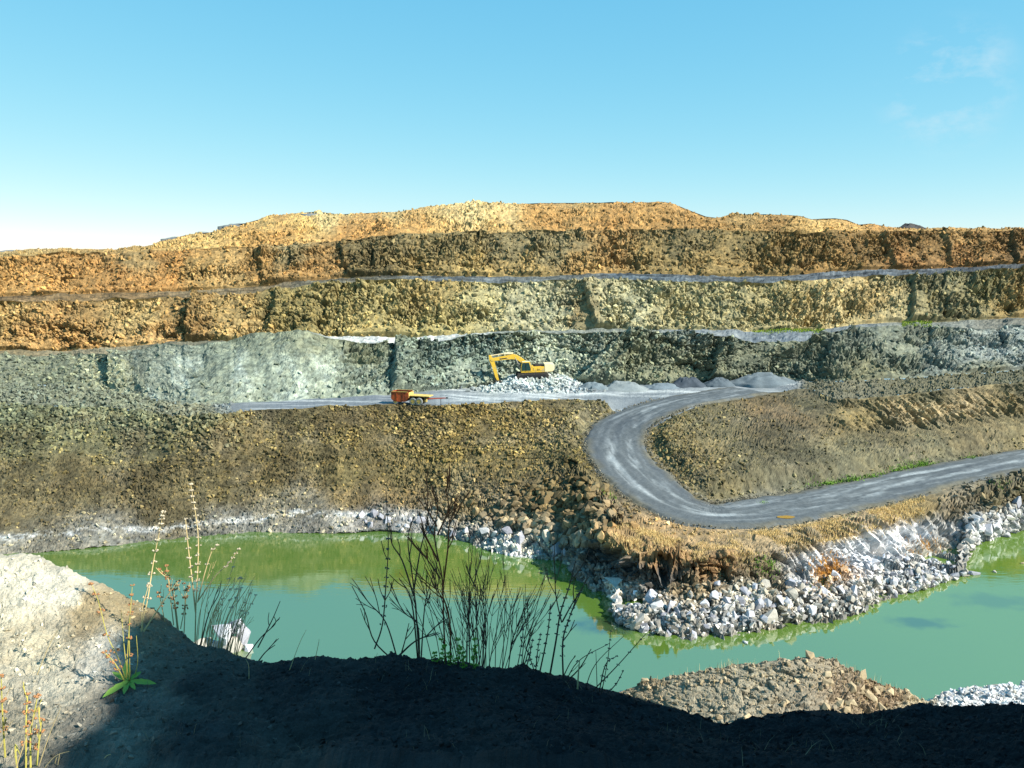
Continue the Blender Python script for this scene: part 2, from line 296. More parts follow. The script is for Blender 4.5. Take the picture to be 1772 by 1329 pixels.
# shore and peninsula, up to the outer road edge
def bank_loose(U, V):
    return rocky(U, V, 501, [(1.3, 1.3, .12), (.55, .55, .18), (.28, .28, .12)], .4)*(1+1.2*fbm(U/7, V/5, 505, 3))+.5*fbm(U/9, V/9, 503, 3)+.16*fbm(U/2.2, V/2.2, 504, 3)
def d_shore(px, py, U, V):
    white = sm(1340, 1400, px)*(1-sm(1660, 1700, px))
    slab = rocky(U*1.0+.75*V, V-.2*U, 411, [(.7, 5.0, .75), (1.9, 7., .8)], .8)
    blk = rocky(U, V, 401, [(2.4, 2.4, .8), (1.0, 1.0, .55), (.45, .45, .25)], .5)
    dark = sm(1000, 1020, px)*(1-sm(1180, 1240, px))*sm(1020, 1000, py)*sm(925, 945, py)
    left = 1-sm(960, 1000, px)
    face = sm(1005, 985, py)*sm(880, 905, py)
    amp = (.8+.9*dark)*(1-left*(1-sm(640, 800, px)*sm(845, 885, py)))
    ge = np.interp(px, [1060, 1200, 1300, 1400, 1500, 1600], [925, 942, 938, 925, 900, 872]); blk = blk*(1-.75*np.exp(-((py-ge)/20)**4)*sm(1050, 1080, px)*(1-sm(1600, 1640, px)))
    return bank_loose(U, V)*left+blk*amp*(1-.8*white*face)+slab*white*face*.85+.25*fbm(U/6, V/6, 402)
def c_bank(px, py, U, V, col):
    g = 1+.5*(1-.6*sm(1100, 1180, px))*fbm(U/2.2+V*.1, V/14, 84, 4)+.5*fbm(U/9, V/6, 85, 3)
    f = (np.clip(fbm(U/6, V/5, 86, 4)*2.2-.15, 0, 1)*.5)[..., None]
    return (col*(1-f)+ALBEDO*lin((112,104,84))*f)*np.clip(g, .5, 1.6)[..., None]
def c_shore(px, py, U, V, col):
    # lime-white band left by the high-water mark along the far bank
    y0 = np.interp(px, [-420, 0, 150, 330, 430, 520, 600, 660], [945, 930, 920, 905, 896, 886, 893, 893])
    y0 = y0+5*fbm(U/5, V*0, 76, 3)
    b = np.exp(-((py-y0)/5.5)**2)*(1-sm(640, 700, px))*np.clip(.3+1.8*fbm(U/1.6, V/.8, 77, 4, .7), 0, 1)
    s = np.clip(fbm(U/1.2+V*.5, V/2.5, 78, 4, .6)*1.6+.25, 0, 1)
    b = np.clip(np.maximum(b, 0), 0, .7)[..., None]
    col = np.where((px < 1000)[..., None], c_bank(px, py, U, V, col), col)
    return col*(1-b)+lin((205,205,200))*.8*b
shore_pts = [(-300,960,(98,90,68)),(0,948,(118,115,102)),(200,930,(122,119,106)),(400,908,(130,128,116)),(550,905,(142,140,130)),(650,905,(165,162,155)),(720,908,(195,194,190)),(780,925,(150,150,148)),(850,948,(185,183,178)),(930,958,(182,180,172)),(985,950,(150,145,130)),(520,880,(126,120,100)),
 (0,890,(104,92,66)),(300,875,(110,98,70)),(600,862,(126,108,74)),(700,860,(140,118,80)),(800,880,(140,122,92)),(900,900,(125,112,86)),(950,880,(116,98,68)),(0,860,(102,92,66)),(400,840,(112,100,68)),(700,830,(128,112,70)),(950,850,(122,104,70)),
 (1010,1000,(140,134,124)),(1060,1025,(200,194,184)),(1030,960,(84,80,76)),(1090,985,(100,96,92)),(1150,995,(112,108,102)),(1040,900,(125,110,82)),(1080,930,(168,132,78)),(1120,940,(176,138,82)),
 (1100,1080,(150,146,138)),(1180,1080,(140,136,128)),(1260,1075,(140,136,128)),(1330,1060,(128,120,104)),(1380,1060,(132,126,114)),(1450,1050,(136,130,118)),(1500,1035,(134,128,116)),(1580,1010,(140,136,128)),(1640,1003,(146,142,134)),
 (1200,1020,(130,112,82)),(1240,980,(150,112,66)),(1160,960,(150,112,64)),(1300,985,(130,112,80)),(1340,1005,(118,104,78)),(1300,1030,(150,140,118)),(1220,940,(168,138,90)),(1300,940,(162,136,92)),(1380,930,(172,144,96)),(1450,915,(178,148,98)),(1530,890,(174,144,96)),
 (1380,990,(170,168,164)),(1420,975,(206,206,208)),(1480,955,(212,212,214)),(1540,935,(214,214,216)),(1600,925,(208,208,210)),(1640,915,(170,168,164)),(1430,995,(176,128,62)),(1620,945,(190,180,160)),
 (1700,915,(190,190,188)),(1740,905,(176,175,172)),(1772,895,(180,179,176)),(2000,870,(200,200,198)),(1660,890,(122,108,80)),(1720,870,(118,106,78)),(1772,860,(116,104,78)),(1600,880,(130,112,76)),(2000,800,(118,104,78))]
bank_pts = [(-300,800,(100,92,64)),(0,830,(104,94,66)),(150,830,(108,96,66)),(300,830,(110,98,68)),(450,820,(116,102,68)),(600,820,(124,110,70)),(750,810,(128,112,70)),(880,800,(122,106,66)),(980,790,(116,102,64)),
 (0,760,(106,104,78)),(200,760,(112,108,80)),(400,750,(118,104,72)),(600,740,(118,104,70)),(800,740,(120,104,66)),(950,730,(118,102,66)),(1000,730,(126,116,88)),(1060,705,(116,108,84)),
 (0,715,(114,118,98)),(200,725,(118,120,98)),(330,725,(120,116,92)),(500,715,(112,102,74)),
 (1150,760,(128,114,80)),(1200,790,(126,112,78)),(1250,830,(118,108,80)),(1230,730,(106,98,74)),(1300,800,(100,94,74)),(1350,740,(98,90,70)),(1350,720,(126,104,76)),(1400,800,(100,96,78)),(1400,700,(102,96,74)),
 (1500,715,(160,140,96)),(1560,715,(174,150,102)),(1620,705,(178,156,110)),(1680,700,(168,146,102)),(1740,692,(160,138,96)),(1560,752,(118,108,80)),(1680,745,(122,110,82)),(1480,690,(128,116,86)),(1500,780,(112,106,84)),(1600,775,(120,114,92)),(1700,760,(128,116,90)),(1772,740,(126,114,84)),(1600,682,(112,104,78)),(1750,668,(108,102,78)),(1300,860,(112,112,100)),(1450,835,(104,106,96)),(1600,805,(104,104,92)),(1740,780,(104,104,92)),(2000,740,(120,108,80))]
olive = lambda p: [(x, y, (c[0]*.93, c[1]*.93, c[2]*.84)) if (y < 890 or x < 600) and c[2] < 100 else (x, y, c) for x, y, c in p]
front_pts = olive(shore_pts+bank_pts)
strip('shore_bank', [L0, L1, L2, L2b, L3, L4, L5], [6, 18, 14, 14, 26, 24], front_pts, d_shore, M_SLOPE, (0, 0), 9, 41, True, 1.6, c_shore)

# embankment, road terrace and the lower right slope, up to the working bench
def d_bank(px, py, U, V):
    loose = bank_loose(U, V)
    cols = rocky(U+.6*V, V, 511, [(.8, 2.8, .42), (2.4, 4.5, .6), (.5, .8, .2)], .5)*np.clip(.75+1.3*fbm(U/6, V/4, 515, 3), .2, 1.5)
    r = sm(1400, 1470, px)*sm(760-(px-1500)*.1, 735-(px-1500)*.1, py)
    rill = .08*fbm(U/1.8-V*.15, V/9, 512, 3)
    return loose*(1-.7*r)*(1-.4*sm(1180, 1260, px))+cols*r*1.05+rill*sm(1150, 1250, px)*(1-r)
strip('spoil_slope', [L5, L6, L7, L8], [46, 46, 46], front_pts, d_bank, M_SLOPE, (0, .02), 12, 42, True, colvar=c_bank)

# working bench with dusty wheel tracks
def d_bench(px, py, U, V):
    heap = np.exp(-((px-930)/66.)**4)*np.exp(-((py-667)/9.)**4)*1.6
    loose = rocky(U, V, 601, [(.9, .9, .3), (.45, .45, .2)], .4)
    rough = np.maximum(np.exp(-((px-930)/85.)**4)*sm(684, 676, py), np.maximum(1-sm(330, 390, px), sm(1350, 1400, px)))
    return heap+loose*(.08+1.*rough)
def c_bench(px, py, U, V, col):
    y1 = np.interp(px, [760, 900, 1050, 1200, 1370], [695, 687, 681, 675, 664])
    f = np.exp(-((py-y1)/2.6)**2)*sm(720, 850, px)*(1-sm(1360, 1400, px))*(.55+.9*fbm(U/6, V/1.2, 79, 3))
    st = np.clip(fbm((U+V*1.8)/2.2, V/5, 80, 4)*1.8, 0, 1)*sm(740, 800, px)*(1-sm(1000, 1040, px))*.8
    g = np.clip(fbm(U/9, V/.9, 81, 4)*1.6, 0, 1)*.5*sm(400, 460, px)*(1-sm(1340, 1380, px))
    b = np.clip(np.maximum(np.maximum(f, st), g), 0, .95)[..., None]
    return col*(1-b)+lin((208,212,208))*.85*b
bench_pts = [(-300,690,(112,116,96)),(0,690,(112,116,98)),(0,668,(112,118,100)),(200,700,(116,120,100)),(330,712,(118,118,98)),(420,702,(116,124,128)),(500,700,(112,122,130)),(650,692,(112,122,130)),(780,690,(120,130,136)),(900,684,(124,134,138)),(930,668,(168,174,164)),(870,668,(160,168,160)),(1000,682,(124,132,136)),(1100,680,(114,124,130)),(1250,672,(112,122,130)),(1350,665,(116,124,128)),(1420,668,(110,106,82)),(1600,662,(108,104,78)),(1772,650,(106,104,80)),(2000,640,(106,104,80))]
strip('quarry_floor', [L8, L9], [34], bench_pts, d_bench, M_ROAD, (0, 0), 6, 43, True, 3., c_bench, .12)

# lower rock face: talus heap on the left, blasted face behind the digger, broken face on the right
def buttress(px, py, U, V, items):
    r = 0*px
    for (xt, yt, xb, yb, amp, decay) in items:
        e = xt+(xb-xt)*(py-yt)/(yb-yt); q = px-e+5*fbm(py/12, px*0, int(xt))
        ok = sm(yt-14, yt-2, py)*(1-sm(yb+2, yb+16, py))
        r = r+amp*ok*sm(-3, 3, q)*np.exp(-np.clip(q, 0, None)/decay)
    return r
def relief(U, V, seed): return np.clip(.78+1.9*fbm(U/7, V/4.5, seed, 3), .15, 1.55)
def apron(U, V, seed, hgt=2.6):
    top = hgt*np.clip(.6+2.2*fbm(U/5, 0*U, seed, 4), .1, 2.2); return 1-sm(top*.55, top+.5, V)
def d_low(px, py, U, V):
    tal = (1-sm(560, 640, px))
    blk = rocky(U, V, 701, [(6.5, 4., .8), (2.8, 2.2, .6), (1.2, 1.2, .45), (.5, .5, .36)], .55)
    soft = rocky(U, V, 711, [(.8, .8, .09), (.4, .4, .08)], .3)+.55*fbm((U+.3*V)/2.6, V/10, 712, 3)
    but = buttress(px, py, U, V, [(684,600,676,668,2.2,90),(1075,580,1012,655,2.6,60),(1105,590,1040,650,1.3,30),(1245,602,1228,648,2.4,70),(1408,592,1380,602,1.8,60),(1440,600,1425,640,1.0,50),(190,615,190,660,1.4,40)])
    ap = apron(U, V, 731, 2.0)*(1-tal); return (blk*(1-tal*.85)*relief(U, V, 721)+soft*tal)*(1-.75*ap)+ap*.5+but+.7*fbm(U/9, V/9, 702, 3)
def c_low(px, py, U, V, col):
    s = np.clip(fbm((U+.5*V)/2.0, V/7, 83, 4, .6)*1.9-.1, 0, 1)*(1-sm(600, 700, px))*sm(180, 260, px)*sm(590, 625, py)
    b = (.55*s)[..., None]; return col*(1-b)+lin((176,186,174))*.8*b
low_pts = [(-300,640,(110,114,96)),(0,640,(112,116,98)),(100,645,(106,112,94)),(190,640,(160,160,128)),(230,630,(98,106,98)),(290,640,(136,146,136)),(350,640,(116,128,118)),(420,630,(112,126,116)),(480,640,(138,152,142)),(560,640,(146,160,148)),(620,650,(134,148,136)),(450,585,(116,126,110)),(530,580,(118,126,108)),(640,610,(118,124,98)),
 (700,630,(112,128,120)),(760,620,(104,124,120)),(830,620,(108,128,124)),(800,655,(150,164,156)),(880,650,(150,162,150)),(900,600,(158,168,150)),(960,610,(168,176,158)),(1010,620,(160,168,150)),(1040,600,(140,150,138)),(1090,620,(124,126,100)),(1150,610,(120,122,98)),(1200,630,(124,126,100)),(1180,580,(138,146,140)),(1240,630,(118,120,96)),(1300,620,(112,116,98)),(1400,620,(114,118,100)),(1480,600,(106,114,106)),(1550,610,(116,122,110)),(1640,610,(130,140,142)),(1700,605,(146,156,164)),(1760,610,(140,150,158)),(1500,645,(112,110,84)),(1700,640,(116,118,104)),(1600,575,(112,118,108)),(2000,600,(124,128,116))]
low_pts = gold(low_pts, (120,124,106), 1.03, .3, (1.0, 1., .95))
strip('rock_face_lower', [L9, L10], [92], low_pts, d_low, M_ROCK, (.05, .012), 12, 44, False, 1.4, c_low)

def c_flat(px, py, U, V, col): return col*np.clip(.55+.7*fbm(U/5, V/2, 812, 4), .25, .95)[..., None]
def d_flat(px, py, U, V): return .7*fbm(U/4, V/3, 801, 5, .6)+.12*rocky(U, V, 802, [(.8, .8, .5)])
strip('bench_middle', [L10, L11], [16], [(0,610,(126,112,78)),(140,608,(140,128,96)),(300,600,(116,112,88)),(520,590,(118,124,108)),(600,588,(190,192,184)),(700,588,(205,205,198)),(800,583,(180,184,176)),(900,576,(130,136,124)),(1100,576,(128,132,118)),(1200,575,(124,132,134)),(1350,582,(112,122,128)),(1450,575,(110,118,118)),(1600,562,(122,126,116)),(1772,555,(112,112,100))], d_flat, M_ROAD, (.1, .1), 8, 45)

def d_mid(px, py, U, V):
    right = sm(1300, 1420, px)
    blk = rocky(U+.1*V, V, 901, [(7., 5., .8), (2.8, 3., .6), (1.2, 1.5, .48), (.5, .6, .36)], .55)
    colm = rocky(U-.3*V, V, 911, [(1.5, 5., .9), (.7, 1.5, .62), (3.6, 4.5, .6), (.45, .5, .3)], .7)
    but = buttress(px, py, U, V, [(330,515,322,600,1.8,120),(1010,490,1030,560,1.5,40),(480,500,470,560,1.2,70),(1580,480,1575,560,1.6,60)])
    ap = apron(U, V, 931, 2.4); return (blk*(1-right*.6)+colm*right*.85)*relief(U, V, 921)*(1-.75*ap)+ap*.6+but+.9*fbm(U/11, V/9, 902, 3)
mid_pts = [(-300,560,(176,132,74)),(0,540,(182,142,82)),(60,580,(188,136,74)),(150,560,(158,116,64)),(120,590,(192,134,66)),(230,550,(190,156,100)),(260,590,(200,150,90)),(330,540,(150,112,62)),(320,585,(150,106,58)),(400,540,(168,134,80)),(420,580,(192,154,94)),(500,540,(124,112,68)),(560,530,(140,126,78)),(650,530,(156,142,92)),(620,570,(180,160,102)),(750,520,(158,136,84)),(760,560,(168,156,104)),(850,540,(186,178,138)),(900,540,(168,170,156)),(960,540,(168,174,166)),(1010,540,(132,118,94)),(1060,540,(190,188,166)),(1100,520,(168,172,160)),(1180,530,(176,168,134)),(1250,530,(164,158,128)),(1330,520,(172,158,118)),(1400,540,(198,172,122)),(1450,540,(196,174,130)),(1500,530,(188,158,108)),(1540,540,(176,162,130)),(1600,520,(120,116,96)),(1660,530,(118,116,98)),(1700,500,(124,120,90)),(1740,520,(150,122,72)),(1772,510,(142,108,58)),(1650,485,(118,118,104)),(2000,510,(144,116,70))]
mid_pts = gold(mid_pts, (158,134,84), 1.0, .35)
strip('rock_face_middle', [L11, L12], [92], mid_pts, d_mid, M_ROCK, (.05, .012), 13, 46, False, 1.4)

strip('bench_upper', [L12, L13], [10], [(-300,525,(176,140,84)),(0,516,(176,142,90)),(150,513,(168,136,84)),(400,500,(150,130,92)),(600,485,(136,132,110)),(800,483,(126,136,138)),(1000,481,(124,130,124)),(1080,478,(108,126,136)),(1250,484,(112,124,130)),(1500,472,(110,120,126)),(1700,465,(104,112,118)),(1772,460,(100,106,108))], d_flat, M_ROAD, (.1, .1), 8, 47, colvar=c_flat)

def d_up(px, py, U, V):
    blk = rocky(U, V, 1001, [(7., 5., .8), (2.8, 3., .6), (1.2, 1.5, .48), (.52, .6, .36)], .55)
    left = 1-sm(280, 480, px)
    but = buttress(px, py, U, V, [(450,435,455,490,1.1,50),(1530,410,1545,465,1.2,40),(1630,405,1645,462,1.3,40),(1750,400,1755,450,1.3,40),(590,425,600,475,1.2,60)])
    ap = apron(U, V, 1031, 2.6); return blk*(1-.4*left)*(1-.3*sm(1500, 1600, px))*relief(U, V, 1021)*(1-.75*ap)+ap*.6+but+.9*fbm(U/11, V/9, 1002, 3)
up_pts = [(-300,480,(184,134,68)),(0,460,(190,136,64)),(60,490,(206,146,70)),(130,470,(182,128,62)),(200,480,(176,122,60)),(240,450,(160,132,92)),(280,490,(206,138,58)),(290,450,(186,126,56)),(340,470,(182,142,82)),(400,470,(190,150,92)),(450,460,(160,118,62)),(500,440,(140,128,104)),(540,470,(168,122,66)),(570,455,(150,112,66)),(620,440,(92,86,68)),(640,465,(88,82,64)),(700,430,(112,104,82)),(720,460,(140,120,76)),(780,430,(114,106,82)),(820,460,(166,142,88)),(880,430,(112,108,92)),(900,465,(158,134,86)),(960,430,(120,116,100)),(1020,460,(174,134,76)),(1060,430,(168,126,76)),(1130,440,(138,118,78)),(1180,420,(104,98,80)),(1220,460,(150,124,76)),(1300,420,(110,98,70)),(1320,460,(148,120,72)),(1400,430,(128,102,62)),(1430,460,(150,112,60)),(1500,430,(120,90,54)),(1560,450,(150,98,50)),(1600,430,(128,94,56)),(1660,450,(146,98,54)),(1700,430,(150,108,62)),(1760,440,(110,78,48)),(1500,405,(150,112,64)),(1650,403,(160,120,70)),(2000,420,(140,98,56))]
up_pts = gold(up_pts, (156,124,68), 1.0, .35)
strip('rock_face_upper', [L13, L14], [82], up_pts, d_up, M_ROCK, (.05, .012), 13, 48, False, 1.4)

def d_hill(px, py, U, V):
    return rocky(U, V, 1101, [(2.6, 2.0, .4), (1.0, .9, .32), (.5, .5, .22)], .5)*np.clip(.7+1.6*fbm(U/8, V/4, 1103, 3), .12, 1.4)+.8*fbm(U/10, V/6, 1102, 3)
hill_pts = [(-300,440,(180,150,98)),(0,438,(176,150,104)),(200,433,(170,140,92)),(300,422,(214,170,94)),(350,412,(226,186,112)),(400,410,(214,168,92)),(430,410,(206,150,70)),(480,400,(200,142,66)),(520,378,(240,196,110)),(470,385,(222,180,104)),(570,375,(236,214,160)),(500,372,(190,140,76)),(600,400,(196,134,60)),(660,395,(204,140,60)),(680,373,(200,176,130)),(720,390,(206,150,78)),(760,385,(214,170,100)),(780,365,(238,210,158)),(830,370,(242,220,172)),(860,385,(206,166,100)),(880,370,(232,202,150)),(920,370,(196,142,72)),(960,385,(182,130,66)),(1000,370,(196,140,70)),(1060,385,(176,124,62)),(1120,370,(186,136,72)),(1000,353,(190,158,104)),(1150,385,(168,120,62)),(1190,380,(170,124,66)),(1240,385,(156,116,66)),(1300,375,(164,130,80)),(1340,390,(150,110,62)),(1380,385,(186,146,84)),(1410,385,(222,180,110)),(1440,388,(222,170,92)),(1480,390,(214,164,92)),(1510,392,(196,138,72)),(1600,398,(184,142,84)),(1700,398,(178,132,74)),(2000,400,(178,132,74))]
hill_pts = gold(hill_pts, (196,152,80), .93)
strip('hilltop', [L14, L15, L16], [34, 26], hill_pts, d_hill, M_ROCK, (.03, 0), 9, 49, False, 1.4)
PB = ruled([L16, L17, L18], [6, 6])
tag(grid_mesh('ground', PB[:, ::12], np.ones((12, len(PX[::12]), 3))*lin((170,140,90)), M_SLOPE), kind='structure')

# haul road ribbon with worn wheel tracks
def ribbon():
    S = np.vstack([np.linspace(a, b, 10, endpoint=False) for a, b in zip(ROAD[:-1], ROAD[1:])])
    tg = np.gradient(S, axis=0); tg[:, 2] = 0; tg /= np.linalg.norm(tg, axis=1)[:, None]
    nr = np.stack([-tg[:, 1], tg[:, 0], 0*tg[:, 0]], 1)
    k = np.linspace(-1, 1, 44); s = np.concatenate([[0], np.cumsum(np.linalg.norm(np.diff(S, axis=0), axis=1))])
    edge = 1+(.2*fbm(s/4, s*0, 7, 5, .65)[:, None]*(k > 0)+.2*fbm(s/4+50, s*0, 17, 5, .65)[:, None]*(k < 0))*np.abs(k)[None]
    wid = np.repeat(RWID[:-1], 10)[:, None]; P = S[:, None]+nr[:, None]*(k[None]*edge*wid)[..., None]
    A, B = np.meshgrid(s, k*RW, indexing='ij')
    wob = B+1.5*fbm(A/16, A*0, 5, 2)+.3*fbm(A/3, B/3, 6, 2)
    tr = sum(a*np.exp(-((wob-c)/s_)**2) for c, s_, a in ((-1.7, .7, 1), (.75, .8, 1), (2.7, .35, .5), (-3.1, .3, .4)))
    P[..., 2] += .02+.09*(1-np.abs(k)[None]**3)-.05*tr+.10*fbm(A/1.3, B/.8, 8, 5, .65)-.25*sm(.86, 1, np.abs(k))[None]
    base = .72*lin((96,102,104))+0*P
    lt = np.clip(tr*(.35+1.5*fbm(A/6, B/.7, 9, 5, .65)), 0, 1)[..., None]*.75
    c = base*(1-lt)+lin((164,170,170))*.85*lt
    dk = np.clip(fbm(A/7, B/1.5, 12, 4)*1.6, 0, 1)[..., None]*.5
    c = c*(1-dk)+lin((66,72,78))*dk
    ed = (sm(.6, .98, np.abs(k))[None]*np.clip(.6+1.6*fbm(A/2.5, B/1.5, 14, 4), 0, 1))[..., None]*.8
    c = c*(1-ed)+.74*lin((112,106,86))*ed
    return tag(grid_mesh('haul_road', P, c, M_ROAD, False), kind='structure')
ribbon()

# near bank beyond the edge, seen over the lip
BX = np.concatenate([np.arange(1020, 1800, 1.6), np.arange(1800, 2300, 10)])
NB0 = curve([(1020,1290,-1.5),(1080,1290,-.5),(1200,1290,1.5),(1400,1300,2.0),(1560,1300,.6),(1640,1300,.3),(2300,1300,.5)], cols=BX, k=4)
NB1 = curve([(1020,1235,-1),(1080,1206,.6),(1120,1190,1.4),(1200,1185,2.4),(1300,1185,3.2),(1400,1185,3.6),(1480,1200,2.8),(1560,1218,1.2),(1610,1226,.7),(1680,1210,1.0),(1772,1205,1.0),(2300,1195,1.)], cols=BX, k=4)
NB2 = curve([(1020,1222,-1),(1075,1198,.2),(1115,1179,1.0),(1170,1172,1.9),(1230,1157,2.7),(1300,1145,3.6),(1370,1141,4.0),(1400,1136,4.2),(1440,1140,3.9),(1480,1161,3.0),(1530,1182,1.9),(1570,1198,1.0),(1605,1216,.3),(1640,1200,.6),(1680,1190,.8),(1772,1182,.9),(2300,1170,.9)], cols=BX, k=3, jit=.12, seed=51)
NB3 = NB2.copy(); NB3[:, 1] += 1.2+.9*np.clip(NB2[:, 2], 0, 9); NB3[:, 2] = -1.2
def near_bank():
    P = ruled([NB0, NB1, NB2, NB3], [80, 70, 20]); U, V = metres(P); n = normals(P); px, py = project(P)
    r = sm(1420, 1470, px)*(1-sm(1560, 1620, px))
    d = rocky(U, V, 1201, [(1.5, 1.2, .4), (.6, .5, .24), (.24, .24, .1)], .4)*(.5+.6*r)+.2*fbm(U/2, V/2, 1202, 4)
    col = cmap(px, py, [(1100,1200,(150,132,100)),(1200,1190,(156,144,116)),(1300,1180,(162,150,122)),(1400,1170,(160,146,118)),(1450,1190,(156,134,104)),(1530,1205,(152,126,94)),(1590,1215,(182,164,128)),(1650,1205,(210,208,204)),(1750,1200,(218,218,216)),(1400,1230,(152,138,112)),(2000,1200,(214,214,212))], 1.5, 8, 52)
    P = P+n*d[..., None]
    STRIPS['near'] = (P, n, px, py, col)
    return tag(grid_mesh('near_bank', P, col, M_SLOPE), kind='structure')
near_bank()

# the mound at the photographer's feet and the steep slope below it
FX = np.concatenate([np.arange(-700, -40, 20.), np.arange(-40, 1812, 2.8), np.arange(1812, 2600, 20.)])
def fg_curve(tab, k=6): return curve(tab, 'y', k, cols=FX)
G4t = [(-700,925,4.6),(-200,945,4.5),(0,970,4.4),(60,978,4.4),(130,1005,4.35),(200,1032,4.3),(250,1056,4.3),(300,1085,4.25),(340,1112,4.15),(375,1130,4.05),(440,1150,3.95),(490,1150,3.9),(550,1136,3.9),(620,1134,3.85),(700,1142,3.8),(800,1160,3.75),(900,1176,3.7),(1000,1192,3.65),(1100,1207,3.6),(1170,1214,3.6),(1240,1218,3.6),(1330,1212,3.6),(1400,1216,3.55),(1480,1232,3.5),(1540,1234,3.5),(1590,1228,3.5),(1650,1232,3.5),(1772,1231,3.5),(2600,1240,3.4)]
G4 = fg_curve(G4t, 6)
G2 = fg_curve([(-700,1329,2.9),(0,1329,2.85),(300,1329,2.7),(600,1329,2.6),(1772,1329,2.6),(2600,1329,2.6)])
G3 = fg_curve([(-700,1120,3.7),(0,1145,3.6),(150,1165,3.5),(300,1190,3.4),(450,1215,3.3),(620,1215,3.3),(900,1235,3.2),(1300,1262,3.15),(1772,1275,3.05),(2600,1280,3.)])
XN = (FX-886)/FPX
G1 = np.stack([XN*2.2, 0*XN+.6, 32.42+.05*np.sin(XN*5)], -1); G0 = np.stack([XN*9, 0*XN-9, 32.3+0*XN], -1)
def off(C, dy, dz):
    q = C.copy(); q[:, 0] *= (C[:, 1]+dy)/C[:, 1]; q[:, 1] += dy; q[:, 2] += dz; return q
G5 = off(G4, .55, -.34); G6 = off(G4, 3.2, -3.1); G7 = off(G4, 24, -22); G8 = off(G4, 46, -33.5)
FPTS = [(0,1000,(230,220,190)),(100,1020,(232,223,196)),(60,1100,(220,206,168)),(150,1060,(178,156,110)),(230,1060,(174,154,108)),(100,1180,(204,194,166)),(180,1130,(202,195,176)),(50,1250,(176,164,134)),(150,1260,(140,134,118)),(250,1110,(150,138,112)),(300,1150,(120,114,100)),(230,1230,(118,114,104)),(350,1200,(78,77,74)),(500,1200,(58,58,60)),(700,1230,(46,46,50)),(1000,1260,(46,46,50)),(1400,1280,(46,46,50)),(1772,1280,(44,44,48)),(150,1329,(124,120,108)),(350,1300,(70,70,70)),(700,1310,(58,58,60)),(-300,1050,(216,204,176)),(2200,1280,(46,46,50))]  # the mound's shade is put into the soil colour: cream left, near-black right
def foreground():
    P = ruled([G0, G1, G2, G3, G4, G5, G6, G7, G8], [6, 10, 60, 90, 26, 20, 14, 10]); n = normals(P)
    px, py = project(P); front = P[..., 1] > 1.2
    U, V = P[..., 0], P[..., 1]
    near = sm(14, 6, V)
    d = .13*fbm(U/1.1, V/1.1, 1301, 3)+near*(.024*fbm(U/.13, V/.13, 1302, 5, .7)+.010*rocky(U, V, 1303, [(.09, .09, .6), (.035, .035, .5)], .3))+(1-near)*rocky(U, V, 1304, [(2, 2, .6), (.8, .8, .3)])
    ppx = np.where(front, px, 886+np.clip(U/2.6*FPX, -1500, 1500)); ppy = np.where(front, py, 1329)
    rs = np.cumsum([0, 6, 10, 60, 90, 26, 20, 14])
    ppy[rs[4]:] = ppy[rs[4]][None]
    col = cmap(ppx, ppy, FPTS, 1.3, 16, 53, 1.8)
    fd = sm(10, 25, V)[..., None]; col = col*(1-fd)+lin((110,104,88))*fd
    P = P+n*d[..., None]
    STRIPS['fore'] = (P, n, px, py, col)
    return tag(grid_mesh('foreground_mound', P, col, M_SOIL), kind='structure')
foreground()

# unseen bank added right of the camera, shaped to shade the mound
def shade_bank():
    ys = np.linspace(-9, 4.5, 90); cr = []
    for y in ys:
        x = 5.15-.22*(y-.3) if y < 3 else 4.55+.1*(y-3)
        h = 5.85*sm(-9, -6.5, y)*(1-.75*sm(2.9, 4.4, y))
        cr.append((x, h))
    cr = np.array(cr); t = np.linspace(0, 1, 40)
    prof = np.interp(t, [0, .45, .6, 1], [0, 1, 1, 0]); wid = np.interp(t, [0, .45, .6, 1], [-1.25, 0, .9, 6])
    A, B = np.meshgrid(ys, t, indexing='ij')
    P = np.stack([cr[:, 0][:, None]+wid[None], A, 31.8+cr[:, 1][:, None]*prof[None]+.3], -1)
    P[..., 0] += .25*fbm(A/1.2, B*5, 61, 4); P[..., 2] += .35*fbm(A/.9, B*6, 62, 4)*prof[None]
    return tag(grid_mesh('shade_bank', P, lin((96,92,84))+0*P, M_SOIL), kind='structure')
shade_bank()

